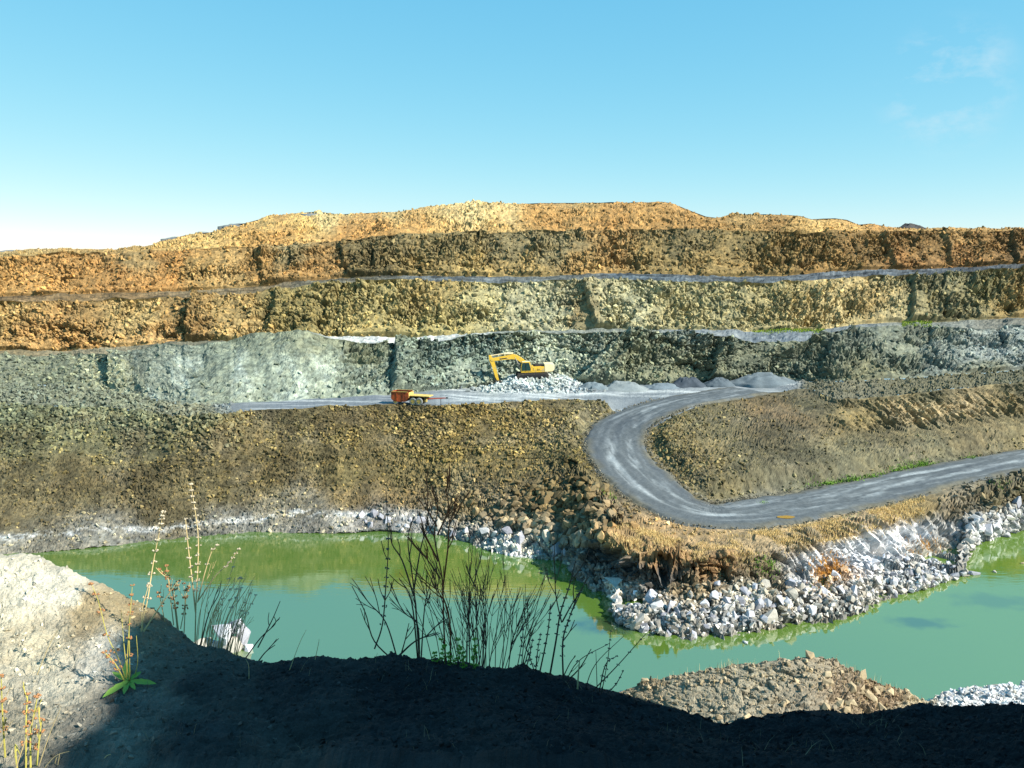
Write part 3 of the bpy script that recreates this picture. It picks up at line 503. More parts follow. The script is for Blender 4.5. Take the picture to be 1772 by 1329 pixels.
# water
def water():
    m, nt, b, L = new_mat('green_quarry_water'); n = nt.nodes
    tc = n.new('ShaderNodeTexCoord')
    mp = n.new('ShaderNodeMapping'); mp.inputs['Scale'].default_value = (.03, .05, 1); L(tc.outputs['Object'], mp.inputs[0])
    ns = n.new('ShaderNodeTexNoise'); ns.inputs['Scale'].default_value = 1.; ns.inputs['Detail'].default_value = 3; L(mp.outputs[0], ns.inputs['Vector'])
    mx = n.new('ShaderNodeMix'); mx.data_type = 'RGBA'
    sx_ = n.new('ShaderNodeSeparateXYZ'); L(tc.outputs['Object'], sx_.inputs[0]); gx = n.new('ShaderNodeMapRange'); gx.inputs[1].default_value = -30; gx.inputs[2].default_value = 45; L(sx_.outputs[0], gx.inputs[0])
    gm = n.new('ShaderNodeMath'); gm.operation = 'MULTIPLY_ADD'; gm.inputs[1].default_value = .6; gm.use_clamp = True; L(ns.outputs['Fac'], gm.inputs[0]); ga = n.new('ShaderNodeMath'); ga.operation = 'ADD'; ga.inputs[1].default_value = -.3; L(gx.outputs[0], ga.inputs[0]); L(ga.outputs[0], gm.inputs[2]); L(gm.outputs[0], mx.inputs[0])
    mx.inputs[6].default_value = (*lin((76,104,44)), 1); mx.inputs[7].default_value = (*lin((90,118,38)), 1)
    out = mx.outputs[2]
    for (sx, sy, ax, ay, am) in ((1065, 1082, 5., 2.2, .75), (1590, 1078, 3.6, 1.6, .55), (1720, 1040, 5, 2.5, .35)):        # rocks just under the surface
        p = at_z(sx, sy, 0); m2 = n.new('ShaderNodeMapping'); m2.inputs['Location'].default_value = (-p[0]/ax, -p[1]/ay, 0); m2.inputs['Scale'].default_value = (1/ax, 1/ay, 1)
        nz = n.new('ShaderNodeTexNoise'); nz.inputs['Scale'].default_value = .5; nz.inputs['Detail'].default_value = 4
        L(tc.outputs['Object'], nz.inputs['Vector'])
        L(tc.outputs['Object'], m2.inputs[0]); ln = n.new('ShaderNodeVectorMath'); ln.operation = 'LENGTH'; L(m2.outputs[0], ln.inputs[0])
        sb = n.new('ShaderNodeMath'); sb.operation = 'MULTIPLY_ADD'; sb.inputs[1].default_value = -1.6; L(nz.outputs['Fac'], sb.inputs[0]); L(ln.outputs['Value'], sb.inputs[2])
        mr = n.new('ShaderNodeMapRange'); mr.interpolation_type = 'SMOOTHSTEP'; mr.inputs[1].default_value = .35; mr.inputs[2].default_value = -.45; mr.inputs[4].default_value = am; L(sb.outputs[0], mr.inputs[0])
        k = n.new('ShaderNodeMix'); k.data_type = 'RGBA'; k.inputs[7].default_value = (*lin((26,48,40)), 1); L(mr.outputs[0], k.inputs[0]); L(out, k.inputs[6]); out = k.outputs[2]
    L(out, b.inputs['Base Color']); b.inputs['Roughness'].default_value = .05; b.inputs['IOR'].default_value = 3.9
    n2 = n.new('ShaderNodeTexNoise'); n2.inputs['Scale'].default_value = 1.; n2.inputs['Detail'].default_value = 4
    m3 = n.new('ShaderNodeMapping'); m3.inputs['Scale'].default_value = (.45, 1.6, 1); L(tc.outputs['Object'], m3.inputs[0])
    bp = n.new('ShaderNodeBump'); bp.inputs['Strength'].default_value = .12; bp.inputs['Distance'].default_value = .05
    L(m3.outputs[0], n2.inputs['Vector']); L(n2.outputs['Fac'], bp.inputs['Height']); L(bp.outputs[0], b.inputs['Normal'])
    me = mesh_np('water', np.array([(-260,25,0),(260,25,0),(260,175,0),(-260,175,0)]), np.array([[0,1,2,3]]), 4)
    me.materials.append(m); o = bpy.data.objects.new('water', me); COL.objects.link(o); tag(o, kind='structure')
water()

# ------------------------------------------------------------------ loose stones
def hull(npts, seed, sq=(1, .8, .65)):
    r = np.random.default_rng(seed); p = r.normal(size=(npts, 3)); p /= np.linalg.norm(p, axis=1)[:, None]
    p *= (.75+.35*r.random((npts, 1)))*np.array(sq)
    bm = bmesh.new(); [bm.verts.new(q) for q in p]; bm.verts.ensure_lookup_table()
    g = bmesh.ops.convex_hull(bm, input=bm.verts)
    bmesh.ops.delete(bm, geom=[v for v in set(g['geom_interior']) if isinstance(v, bmesh.types.BMVert)], context='VERTS')
    bmesh.ops.triangulate(bm, faces=bm.faces); bmesh.ops.recalc_face_normals(bm, faces=bm.faces)
    bm.verts.index_update(); V = np.array([v.co[:] for v in bm.verts]); Fc = np.array([[v.index for v in f.verts] for f in bm.faces]); bm.free(); return V, Fc
SMALL = [hull(9, 100+i) for i in range(10)]
BIG = [hull(15+i % 4, 220+i, (1.05, .88-.015*i, .68)) for i in range(12)]
def rotmats(n, r):
    q = r.normal(size=(n, 4)); q /= np.linalg.norm(q, axis=1)[:, None]; a, b, c, d = q.T
    return np.stack([np.stack([1-2*(c*c+d*d), 2*(b*c-a*d), 2*(b*d+a*c)], -1), np.stack([2*(b*c+a*d), 1-2*(b*b+d*d), 2*(c*d-a*b)], -1), np.stack([2*(b*d-a*c), 2*(c*d+a*b), 1-2*(b*b+c*c)], -1)], 1)
def stone_mesh(name, pos, size, col, seed, lib=SMALL):
    r = np.random.default_rng(seed); n = len(pos); R = rotmats(n, r)*size[:, None, None]; k = r.integers(0, len(lib), n)
    VV, FF, CC = [], [], []; base = 0
    for i, (V, Fc) in enumerate(lib):
        m = np.where(k == i)[0]
        if not len(m): continue
        v = np.einsum('nij,vj->nvi', R[m], V)+pos[m][:, None]
        VV.append(v.reshape(-1, 3)); FF.append((Fc[None]+(np.arange(len(m))*len(V))[:, None, None]+base).reshape(-1, 3))
        CC.append(np.repeat(col[m], len(V), axis=0)); base += len(m)*len(V)
    me = mesh_np(name, np.vstack(VV), np.vstack(FF), 3); set_col(me, np.vstack(CC)); me.materials.append(M_STONE); return me
def pick(strip, n, weight, seed):
    P, N, px, py, col = STRIPS[strip]; r = np.random.default_rng(seed)
    w_ = np.clip(weight(px, py), 0, None)*(px > -60)*(px < 1830)
    w_[P[..., 2] < .03] = 0
    w_[-1] = 0; w_[:, -1] = 0
    i = r.choice(w_.size, n, p=(w_/w_.sum()).ravel()); a, b = np.unravel_index(i, w_.shape)
    fa, fb = r.random((n, 1)), r.random((n, 1))
    q = P[a, b]+(P[np.minimum(a+1, len(P)-1), b]-P[a, b])*fa+(P[a, np.minimum(b+1, P.shape[1]-1)]-P[a, b])*fb
    return q, N[a, b], col[a, b], px[a, b], py[a, b]
def scatter(name, strip, n, weight, smin, smax, seed, label, cat, tint=((1.35, 1.3, 1.15), .35), power=2.6, sink=.25, lib=SMALL, parent=None, clear_road=True):
    q, N, c, px, py = pick(strip, n, weight, seed); r = np.random.default_rng(seed+1)
    if clear_road:
        d, _ = road_near(q[:, 0], q[:, 1]); ok = d > RW+.4; q, N, c = q[ok], N[ok], c[ok]; n = len(q)
    s = smin+(smax-smin)*r.random(n)**power
    q = q+N*(s*(.5-sink))[:, None]
    cc = c*np.array(tint[0])*(1+tint[1]*2*(r.random((n, 1))-.5))*(1+.1*(r.random((n, 1))-.5)*np.array([1, .2, -1.2]))
    o = bpy.data.objects.new(name, stone_mesh(name, q, s, cc, seed+2, lib)); COL.objects.link(o)
    return tag(o, label, cat, kind='stuff')
G = lambda x, a, b: np.exp(-np.clip((x-a)/b, -9, 9)**2)
scatter('rubble', 'spoil_slope', 9500, lambda x, y: (x < 1110)*(.35+sm(350, 800, x))*np.clip(.5+2.2*fbm(x/60, y/25, 55, 3), .05, 2), .07, .42, 1, 'yellowish stones strewn over the long olive embankment under the orange trailer', 'stones', ((1.75, 1.66, 1.3), .6), 2.2)
scatter('rubble', 'spoil_slope', 4600, lambda x, y: sm(1100, 1140, x)*(.3+1.2*G(x, 1190, 90))*(1-.9*sm(1420, 1500, x)*(y < 745)), .08, .4, 2, 'small stones covering the slope inside the road bend', 'stones', ((1.5, 1.44, 1.2), .5))
scatter('rubble', 'spoil_slope', 2600, lambda x, y: (x < 420)*sm(790, 720, y), .15, .62, 3, 'grey green boulders at the foot of the left rubble fan', 'stones', ((1.25, 1.28, 1.2), .4), 2)
scatter('rubble', 'quarry_floor', 2600, lambda x, y: (x < 400)*1., .15, .6, 4, 'grey green blocks on the rubble fan at the far left', 'stones', ((1.25, 1.28, 1.2), .4), 2)
scatter('rubble', 'quarry_floor', 1700, lambda x, y: np.exp(-((x-930)/90.)**4)*sm(682, 674, y), .12, .6, 5, 'pale blasted blocks heaped under and around the yellow excavator', 'stones', ((1.2, 1.22, 1.2), .3), 1.8, clear_road=False)
scatter('rubble', 'quarry_floor', 500, lambda x, y: (x > 1390)*1., .12, .5, 6, 'brown stones along the right end of the working bench', 'stones')
scatter('rubble', 'shore_bank', 3600, lambda x, y: (x < 990)*(1.+2*sm(640, 850, x)), .09, .42, 7, 'stones on the foot of the embankment above the water', 'stones', ((1.7, 1.6, 1.3), .55))
scatter('rubble', 'rock_face_lower', 4800, lambda x, y: .45-.38*sm(200, 250, x)*(1-sm(600, 650, x))+1.2*sm(630, 700, x)*(1-sm(1130, 1250, x))+1.2*sm(640, 670, y)*(1-.7*(x < 620))+(x < 230)*1.2, .12, .62, 8, 'grey broken blocks lying on the lowest rock face', 'stones', ((1.15, 1.18, 1.15), .45), 2.2)
scatter('rubble', 'rock_face_middle', 4200, lambda x, y: .6+.5*sm(560, 585, y), .15, .7, 9, 'loose blocks caught on the middle rock face', 'stones', ((1.1, 1.08, 1.), .5), 2.2)
scatter('rubble', 'rock_face_upper', 3600, lambda x, y: .6+0*x, .15, .75, 10, 'loose blocks caught on the ochre upper rock face', 'stones', ((1.1, 1.05, .95), .5), 2.2)
scatter('rubble', 'hilltop', 1600, lambda x, y: 1.+0*x, .15, .6, 11, 'stones scattered over the bright ochre hilltop', 'stones', ((1.05, 1.02, .95), .45), 2.4)
scatter('rubble', 'shore_bank', 1500, lambda x, y: G(x, 990, 50)*G(y, 895, 36)*(y < 945)+.6*G(x, 940, 60)*G(y, 885, 25), .25, .95, 12, 'big brown blocks tumbling down beside the hairpin road', 'stones', ((1.3, 1.22, 1.08), .4), 1.6, lib=BIG)
scatter('rubble', 'shore_bank', 1500, lambda x, y: sm(985, 1005, x)*(1-sm(1180, 1230, x))*sm(975, 1000, y), .15, .6, 13, 'brownish white rubble at the shaded foot of the peninsula', 'stones', ((1.15, 1.12, 1.05), .4), 1.8)
scatter('rubble', 'shore_bank', 4200, lambda x, y: (x > 1070)*(.12*sm(1000, 1030, y)+G(y, 1066-(x-1200)*.16, 28)*(1-sm(1600, 1660, x))*(1-.9*G(x, 1340, 28)*(y < 1055))), .08, .5, 14, 'small white rubble filling the gaps along the peninsula shore', 'stones', ((2.3, 2.34, 2.45), .4), 2.0)
scatter('rubble', 'shore_bank', 1000, lambda x, y: sm(1640, 1680, x), .15, .8, 15, 'white and brown blocks on the far right bank above the water', 'stones', ((1.1, 1.08, 1.05), .35), 1.8)
scatter('rubble', 'near', 4200, lambda x, y: .8+1.2*G(x, 1510, 60), .03, .26, 16, 'tan stones strewn over the near bank across the lip', 'stones', ((1.1, 1.06, 1.0), .4), 2.4, clear_road=False)
scatter('rubble', 'near', 900, lambda x, y: sm(1600, 1640, x), .12, .4, 17, 'white broken stones on the near shore at the right edge', 'stones', ((1.08, 1.08, 1.08), .25), 1.5, clear_road=False)
scatter('pebbles', 'fore', 5200, lambda x, y: (y > 900)*(y < 1345)*(1.)*(STRIPS['fore'][0][..., 1] < 5.2)*(STRIPS['fore'][0][..., 1] > 2), .003, .018, 18, 'pebbles and grit bedded in the mound in the foreground', 'pebbles', ((1., 1., 1.), .5), 3., .42, clear_road=False)

# boulders one can pick out: children of the bank they lie on
BM = []
for i, (V, Fc) in enumerate(BIG):
    me = mesh_np('boulder', V, Fc, 3); set_col(me, np.ones((len(V), 3))*ALBEDO*lin([(200,200,204),(186,186,192),(160,160,166),(176,170,158),(196,194,190),(140,140,146)][i % 6])*1.1); me.materials.append(M_STONE); BM.append(me)
BM2 = []
for i, (V, Fc) in enumerate(BIG):
    me = mesh_np('boulder', V, Fc, 3); set_col(me, np.ones((len(V), 3))*ALBEDO*lin((184,164,130))*(.75+.05*i)); me.materials.append(M_STONE); BM2.append(me)
def boulders(strip, parent, n, weight, smin, smax, seed, lib, power=1.4, mind=.75):
    q, N, c, px, py = pick(strip, n*8, weight, seed); r = np.random.default_rng(seed+5); kept = []
    for k in range(len(q)):
        s = smin+(smax-smin)*r.random()**power
        if any((q[k][0]-a[0])**2+(q[k][1]-a[1])**2 < (mind*(s+b))**2 for a, b in kept): continue
        kept.append((q[k], s))
        o = bpy.data.objects.new('boulder', lib[r.integers(len(lib))]); COL.objects.link(o); o.parent = parent
        o.location = q[k]+np.array([0, 0, s*.22]); o.rotation_euler = tuple(r.random(3)*6.28); o.scale = tuple(s*(.85+.35*r.random(3)))
        if len(kept) >= n: break
SB = bpy.data.objects['shore_bank']; NBK = bpy.data.objects['near_bank']
boulders('shore_bank', SB, 222, lambda x, y: (x > 1075)*(x < 1660)*G(y, 1066-(x-1200)*.17, 26)*(1-.9*G(x, 1345, 25)*(y < 1060)), .26, .78, 21, BM, 1.8, .55)
boulders('shore_bank', SB, 20, lambda x, y: G(x, 1325, 30)*G(y, 1055, 25)+G(x, 1150, 40)*G(y, 1060, 12), .6, 1.1, 22, BM, 1.3, .6)
boulders('shore_bank', SB, 22, lambda x, y: (x > 620)*(x < 985)*G(y, np.interp(x, [620, 740, 985], [905, 912, 955]), 12), .35, .95, 23, BM, 1.5, .7)
boulders('shore_bank', SB, 26, lambda x, y: (x > 1650)*G(y, 905-(x-1700)*.2, 16), .5, 1.2, 24, BM, 1.4, .65)
boulders('near', NBK, 60, lambda x, y: G(x, 1505, 62)*G(y, 1200, 30)+.35*G(x, 1400, 60), .22, .62, 25, BM2, 1.4, .6)
boulders('near', NBK, 14, lambda x, y: G(x, 1110, 30)+G(x, 1260, 60)*.4, .18, .42, 26, BM2, 1.4, .6)
boulders('near', NBK, 50, lambda x, y: sm(1620, 1650, x), .2, .5, 27, BM, 1.4, .6)
for i, (x, y, s, lab) in enumerate([(1688,994,.62,'pale boulder standing alone in the green water off the peninsula tip'),(1722,990,.34,'tiny pale rock breaking the water farthest right of the peninsula'),(1290,1112,.38,'small pale rock in the water just below the peninsula boulders'),(1768,975,.35,'dark little rock in the water at the right edge')]):
    o = bpy.data.objects.new('boulder', (BM if i != 3 else BM2)[i+2]); COL.objects.link(o); p = at_z(x, y, 0); o.location = p; o.scale = (s*1.3, s, s*.9); o.rotation_euler = (.3*i, .2, i)
    tag(o, lab, 'rock')

# windrow of loose stones thrown up along both road edges
def windrow(n=2600, seed=33):
    r = np.random.default_rng(seed); k = r.integers(20, len(ROAD)-30, n); tg = ROAD[k+1]-ROAD[k]; tg[:, 2] = 0; tg /= np.linalg.norm(tg, axis=1)[:, None]
    sd = np.where(r.random(n) < .5, -1, 1)*(RWID[k]+np.abs(r.normal(0, .45, n))-.35); q = ROAD[k]+(ROAD[k+1]-ROAD[k])*r.random((n, 1))+np.stack([-tg[:, 1], tg[:, 0], 0*sd], -1)*sd[:, None]
    s = .05+.2*r.random(n)**3; q[:, 2] += -.06+s*.2
    c = ALBEDO*lin((126,120,102))*(.6+.8*r.random((n, 1)))
    o = bpy.data.objects.new('rubble', stone_mesh('rubble', q, s, c, seed)); COL.objects.link(o); tag(o, 'loose stones thrown up along the edges of the haul road', 'stones', kind='stuff')
windrow()

# ------------------------------------------------------------------ machines and heaps
def ground_z(strip, x, y):
    P = STRIPS[strip][0].reshape(-1, 3); d = (P[:, 0]-x)**2+(P[:, 1]-y)**2; k = np.argsort(d)[:6]; return float(P[k, 2].mean())
class MB:
    def __init__(s): s.bm = bmesh.new()
    def box(s, c, d, ry=0, bev=0.):
        m = Matrix.Translation(c) @ Matrix.Rotation(ry, 4, 'Y') @ Matrix.Diagonal((d[0], d[1], d[2], 1))
        g = bmesh.ops.create_cube(s.bm, size=1, matrix=m)
        if bev:
            e = list({e for v in g['verts'] for e in v.link_edges}); bmesh.ops.bevel(s.bm, geom=e, offset=bev, segments=2, affect='EDGES', profile=.6)
        return s
    def prism(s, prof, y0, y1, bev=0.):
        a = [s.bm.verts.new((x, y0, z)) for x, z in prof]; b = [s.bm.verts.new((x, y1, z)) for x, z in prof]; n = len(prof)
        fs = [s.bm.faces.new(a[::-1]), s.bm.faces.new(b)]+[s.bm.faces.new((a[i], a[(i+1) % n], b[(i+1) % n], b[i])) for i in range(n)]
        if bev: bmesh.ops.bevel(s.bm, geom=list({e for f in fs for e in f.edges}), offset=bev, segments=2, affect='EDGES', profile=.6)
        return s
    def rod(s, p, q, r, r2=None, n=12):
        p, q = Vector(p), Vector(q); m = Matrix.Translation((p+q)/2) @ (q-p).to_track_quat('Z', 'Y').to_matrix().to_4x4()
        bmesh.ops.create_cone(s.bm, cap_ends=True, segments=n, radius1=r, radius2=r if r2 is None else r2, depth=(q-p).length, matrix=m); return s
    def build(s, name, mat, parent=None, label=None):
        bmesh.ops.recalc_face_normals(s.bm, faces=s.bm.faces); me = bpy.data.meshes.new(name); s.bm.to_mesh(me); s.bm.free(); me.materials.append(mat)
        o = bpy.data.objects.new(name, me); COL.objects.link(o); o.parent = parent
        if label: o['label'] = label
        return o
M_YEL = plain_mat('yellow_machine_paint', (216,174,56), .6, 0, .18, 3, (168,146,104), .25, 1.8, .42)
M_CRM = plain_mat('cream_paint', (226,206,160), .5, 0, .1, 1.5, (180,150,100), .3, 1.5, .25)  # pale cream on counterweight, cab roof and stick cylinder
M_BLK = plain_mat('black_rubber', (34,34,36), .8, 0, .3, 6)
M_TRK = plain_mat('dusty_track_steel', (62,58,54), .7, .3, .3, 5, (120,116,106), .3, 2., .35)
M_STL = plain_mat('worn_steel', (150,146,138), .45, .6, .25, 4)
M_GLS = plain_mat('tinted_cab_glass', (36,62,60), .08, 0, .1, 1, spec=.6)
M_ORG = plain_mat('rusty_orange_paint', (176,84,44), .75, 0, .25, 2.2, (120,62,38), .2, 1.4, .5)
M_YW2 = plain_mat('chalky_yellow_paint', (206,176,98), .75, 0, .2, 3, (150,104,62), .2, 2.2, .42)
M_RED = plain_mat('red_oxide_paint', (160,72,50), .65, 0, .2, 3)
M_TYR = plain_mat('dusty_tyre', (120,122,118), .85, 0, .25, 5)

def excavator():
    p = at_y(921, 656, 153.); t = empty('excavator', (p[0], p[1], ground_z('quarry_floor', p[0], p[1])-.02), 0)
    t.rotation_euler = (0, math.radians(-1.5), math.radians(4)); t.scale = (1.03,)*3
    def oblong(x0, x1, z0, z1, n=8):
        r = (z1-z0)/2; a = [(x1-r+r*math.sin(k*math.pi/n), z0+r-r*math.cos(k*math.pi/n)) for k in range(n+1)]
        return a+[(x0+r-r*math.sin(k*math.pi/n), z1-r+r*math.cos(k*math.pi/n)) for k in range(n+1)]
    for y in (-1.35, 1.35):
        tr = MB().prism(oblong(-2.7, 2.7, 0, .92), y-.3, y+.3).build('crawler_track', M_TRK, t)
        f = MB().prism(oblong(-2.2, 2.2, .2, .72), y-.33, y+.33); f.build('track_frame', M_BLK, tr)
        for k in range(7): MB().rod((-1.8+k*.6, y-.36, .3), (-1.8+k*.6, y+.36, .3), .16).build('roller', M_BLK, tr)
        for k in range(14):
            MB().box((-2.4+k*.37, y, .95), (.3, .6, .07)).build('track_shoe', M_TRK, tr)
    MB().box((0, 0, .6), (1.7, 2.2, .5), 0, .05).rod((0, 0, .8), (0, 0, 1.08), .75, None, 24).build('undercarriage', M_BLK, t)
    MB().box((.55, 0, 1.16), (5.0, 2.7, .2), 0, .03).build('deck', M_YEL, t)
    h = MB().prism([(-.1, 1.26), (1.95, 1.26), (1.95, 2.0), (-.1, 2.0)], -1.35, 1.35, .05).build('engine_house', M_YEL, t)
    for x in (.45, 1.15): MB().box((x, -1.36, 1.6), (.62, .03, .52)).build('side_door', M_YEL, h)
    MB().box((.95, -1.385, 1.5), (.5, .012, .1)).build('lettering_plate', M_BLK, h)
    MB().prism([(.2, 2.0), (1.9, 2.0), (1.9, 2.25), (.5, 2.25)], -.9, 1.2, .05).build('engine_hood', M_TRK, t)
    MB().rod((.9, .5, 2.2), (.9, .5, 2.75), .09).build('exhaust_pipe', M_BLK, t)
    MB().rod((.4, -.9, 2.0), (.4, -.9, 2.4), .03).rod((.4, -.9, 2.4), (1.5, -.9, 2.4), .03).rod((1.5, -.9, 2.0), (1.5, -.9, 2.4), .03).build('handrail', M_BLK, t)
    MB().prism([(1.96, 1.02), (3.3, 1.12), (3.62, 1.4), (3.62, 2.3), (2.9, 2.42), (1.96, 2.42)], -1.4, 1.4, .12).build('counterweight', M_CRM, t)
    c = MB().prism([(-1.95, 1.26), (-.12, 1.26), (-.12, 1.7), (-.45, 2.85), (-1.75, 2.85), (-1.98, 2.1)], -1.4, -.35, .05).build('cab', M_YEL, t)
    MB().prism([(-1.84, 1.4), (-1.2, 1.4), (-1.2, 2.72), (-1.68, 2.72), (-1.86, 2.1)], -1.43, -1.37).build('door_window', M_GLS, c)
    MB().prism([(-1.1, 1.4), (-.34, 1.4), (-.34, 1.75), (-.62, 2.72), (-1.1, 2.72)], -1.43, -1.37).build('side_window', M_GLS, c)
    MB().prism([(-2.02, 1.4), (-1.96, 1.4), (-1.97, 2.1), (-1.77, 2.75), (-1.83, 2.75), (-2.03, 2.1)], -1.3, -.45).build('windscreen', M_GLS, c)
    MB().box((-1.15, -1.445, 2.05), (.07, .03, 1.35)).build('door_pillar', M_BLK, c)
    MB().box((-1.1, -.87, 2.89), (1.25, .95, .07), 0, .02).build('cab_roof', M_CRM, c)
    b = MB().prism([(-.9, 1.35), (-.3, 1.6), (-.75, 2.6), (-1.7, 3.45), (-2.7, 4.02), (-3.35, 4.02), (-6.8, 3.5), (-7.0, 3.2), (-6.8, 3.02), (-3.4, 3.32), (-2.5, 3.2), (-1.6, 2.5)], -.05, .5, .04).build('boom', M_YEL, t)
    MB().box((-4.8, -.065, 3.42), (1.2, .02, .16), math.radians(-6)).build('lettering_plate', M_BLK, b)
    for y in (-.28, .73):
        MB().rod((-1.85, y, 1.4), (-2.35, y, 2.5), .13).rod((-2.35, y, 2.5), (-2.85, y, 3.55), .07).build('boom_cylinder', M_STL, t)
    MB().rod((-3.1, .22, 4.2), (-4.7, .22, 4.22), .15).rod((-4.7, .22, 4.22), (-7.0, .22, 3.95), .08).build('stick_cylinder', M_CRM, t)
    s_ = MB().prism([(-7.25, 4.0), (-6.95, 4.1), (-6.4, 3.3), (-6.1, 2.2), (-5.62, -.25), (-5.9, -.4), (-6.25, .3), (-6.75, 2.3), (-7.15, 3.1)], .0, .44, .04).build('stick', M_YEL, t)
    MB().rod((-7.05, .22, 3.3), (-6.95, .22, 2.0), .11).rod((-6.95, .22, 2.0), (-6.5, .22, .6), .06).build('bucket_cylinder', M_STL, s_)
    MB().prism([(-6.55, .65), (-6.35, .7), (-6.0, -.1), (-6.2, -.2)], .02, .42).build('bucket_link', M_BLK, s_)
    bk = MB().prism([(-6.25, -.15), (-5.5, -.3), (-4.75, -.55), (-4.95, -.72), (-5.6, -1.0), (-6.1, -.85), (-6.4, -.5)], -.45, .9, .05).build('bucket', M_TRK, t)
    for k in range(5): MB().prism([(-4.85, -.56), (-4.5, -.5), (-4.85, -.68)], -.42+k*.3, -.3+k*.3).build('bucket_tooth', M_STL, bk)
    tag(t, 'yellow crawler excavator with its bucket lowered onto the rubble heap', 'excavator')
excavator()

def wheel(t, x, y, r, wd):
    w_ = empty('wheel', (x, y, r)); w_.parent = t
    n, prof = 28, [(-.5, .62), (-.5, .9), (-.34, 1.), (.34, 1.), (.5, .9), (.5, .62)]
    V = [(r*q*math.cos(a), wd*u, r*q*math.sin(a)) for u, q in prof for a in np.linspace(0, 2*math.pi, n, endpoint=False)]
    Fq = [(i*n+k, i*n+(k+1) % n, (i+1)*n+(k+1) % n, (i+1)*n+k) for i in range(len(prof)-1) for k in range(n)]
    me = mesh_np('tyre', np.array(V), np.array(Fq), 4); me.materials.append(M_TYR); o = bpy.data.objects.new('tyre', me); COL.objects.link(o); o.parent = w_
    MB().rod((0, -wd*.4, 0), (0, wd*.4, 0), r*.63, None, 20).rod((0, -wd*.5, 0), (0, -wd*.3, 0), r*.22).build('rim', M_YW2, w_)
def trailer():
    p = at_z(715, 698, 13.05); z = ground_z('quarry_floor', p[0], p[1])
    t = empty('dump_trailer', (p[0], p[1], z), math.radians(-15))
    sec = [(-3.2, 1.96), (-3.2, .85), (-2.75, .45), (-.95, .42), (-.35, 1.05), (-.35, 1.78), (-.55, 1.98)]
    b = MB().prism(sec, -1.05, -.98).prism(sec, .98, 1.05)
    for (x0, z0), (x1, z1) in zip(sec[:-2], sec[1:-1]):
        L_ = math.hypot(x1-x0, z1-z0); nx, nz = (z1-z0)/L_*.05, -(x1-x0)/L_*.05; b.prism([(x0, z0), (x1, z1), (x1-nx, z1-nz), (x0-nx, z0-nz)], -1.0, 1.0)
    bin_ = b.build('bin', M_ORG, t, 'rust streaked orange bin, open at the top')
    MB().box((-1.8, 0, 1.2), (2.5, 1.9, .5)).build('shade_filler', M_TRK, bin_)  # dark block standing in for the shade inside the open bin
    MB().prism([(-.36, 1.06), (-.3, 1.06), (-.3, 1.86), (-.36, 1.86)], -.98, .98).build('end_panel', M_YW2, bin_, 'chalky yellow end panel of the bin')
    for y in (-1.08, 1.08): MB().box((-1.8, y, 1.98), (2.6, .08, .08)).build('top_rail', M_YW2, bin_)
    for x in (-2.25, -1.25): MB().box((x, -1.07, 1.25), (.09, .05, 1.3)).build('stiffener', M_ORG, bin_)
    MB().box((.1, 0, .78), (4.6, .9, .18)).box((.2, 0, 1.0), (1.0, .8, .3)).build('chassis', M_BLK, t)
    MB().box((1.4, 0, 1.37), (3.1, 1.9, .1), math.radians(1)).build('platform', M_YW2, t)
    for x in (.3, 1.4, 2.3): MB().box((x, 0, 1.1), (.1, 1.6, .46)).build('platform_bearer', M_BLK, t)
    MB().rod((1.15, -.95, .52), (1.15, .95, .52), .07).build('axle', M_BLK, t)
    MB().rod((-2.5, -.9, .42), (-2.5, .9, .42), .06).build('axle', M_BLK, t)
    for y in (-.98, .98):
        wheel(t, 1.35, y, .56, .34); wheel(t, .35, y, .54, .3); wheel(t, -2.5, y*.92, .42, .28)
    MB().box((2.3, -.55, .75), (.35, .3, .55), 0, .04).build('tool_box', M_YW2, t)
    MB().rod((2.2, -.35, .86), (5.4, 0, 1.12), .07).rod((2.2, .35, .86), (5.4, 0, 1.12), .07).build('drawbar', M_RED, t)
    MB().box((5.5, 0, 1.15), (.24, .16, .22), 0, .03).build('hitch', M_BLK, t)
    MB().rod((4.5, 0, 1.05), (4.5, 0, .0), .045).box((4.5, 0, .02), (.3, .3, .04)).build('parking_stand', M_BLK, t)
    tag(t, 'rusty orange dump trailer with long red drawbar parked on the bench edge', 'trailer')
trailer()

def heap(px, py, z, w_, h, col, label, cat, group, name='gravel_heap', Y=None, seed=0, ridge=0., floor='quarry_floor'):
    p = at_z(px, py, z) if Y is None else at_y(px, py, Y)
    if floor: p[2] = ground_z(floor, p[0], p[1])-.15
    n, m = 56, 20; a, r = np.meshgrid(np.linspace(0, 2*math.pi, n, endpoint=False), np.linspace(0, 1, m), indexing='ij')
    lob = 1+.5*fbm(np.cos(a)*1.3+seed, np.sin(a)*1.3, seed, 3)
    X = w_/2*r*lob*np.cos(a); Yv = w_/2*.8*r*lob*np.sin(a)
    Z = .85*h*(1-np.sqrt((r*1.0)**2+.012)+.11)*(1+.55*fbm(X/1.6, Yv/1.6, seed+4, 4, .6))
    if ridge: X = X+ridge*np.sign(np.cos(a))*np.sqrt(np.abs(np.cos(a)))*w_*.12
    Z = np.where(r > .97, -.25 if floor else -4., Z)
    V = np.stack([X, Yv, Z], -1)
    i = np.arange(n*m).reshape(n, m); j = np.roll(i, -1, 0)
    q = np.stack([i[:, :-1], i[:, 1:], j[:, 1:], j[:, :-1]], -1).reshape(-1, 4)
    me = mesh_np(name, V.reshape(-1, 3), q, 4); me.polygons.foreach_set('use_smooth', np.ones(len(q), bool))
    set_col(me, ALBEDO*lin(col)*(1+.2*fbm(X/.8, Yv/.8, seed+9, 3))[..., None]); me.materials.append(M_ROAD)
    o = bpy.data.objects.new(name, me); COL.objects.link(o); o.location = p; tag(o, label, cat, group)
GP = 'crushed gravel heaps on the working bench'
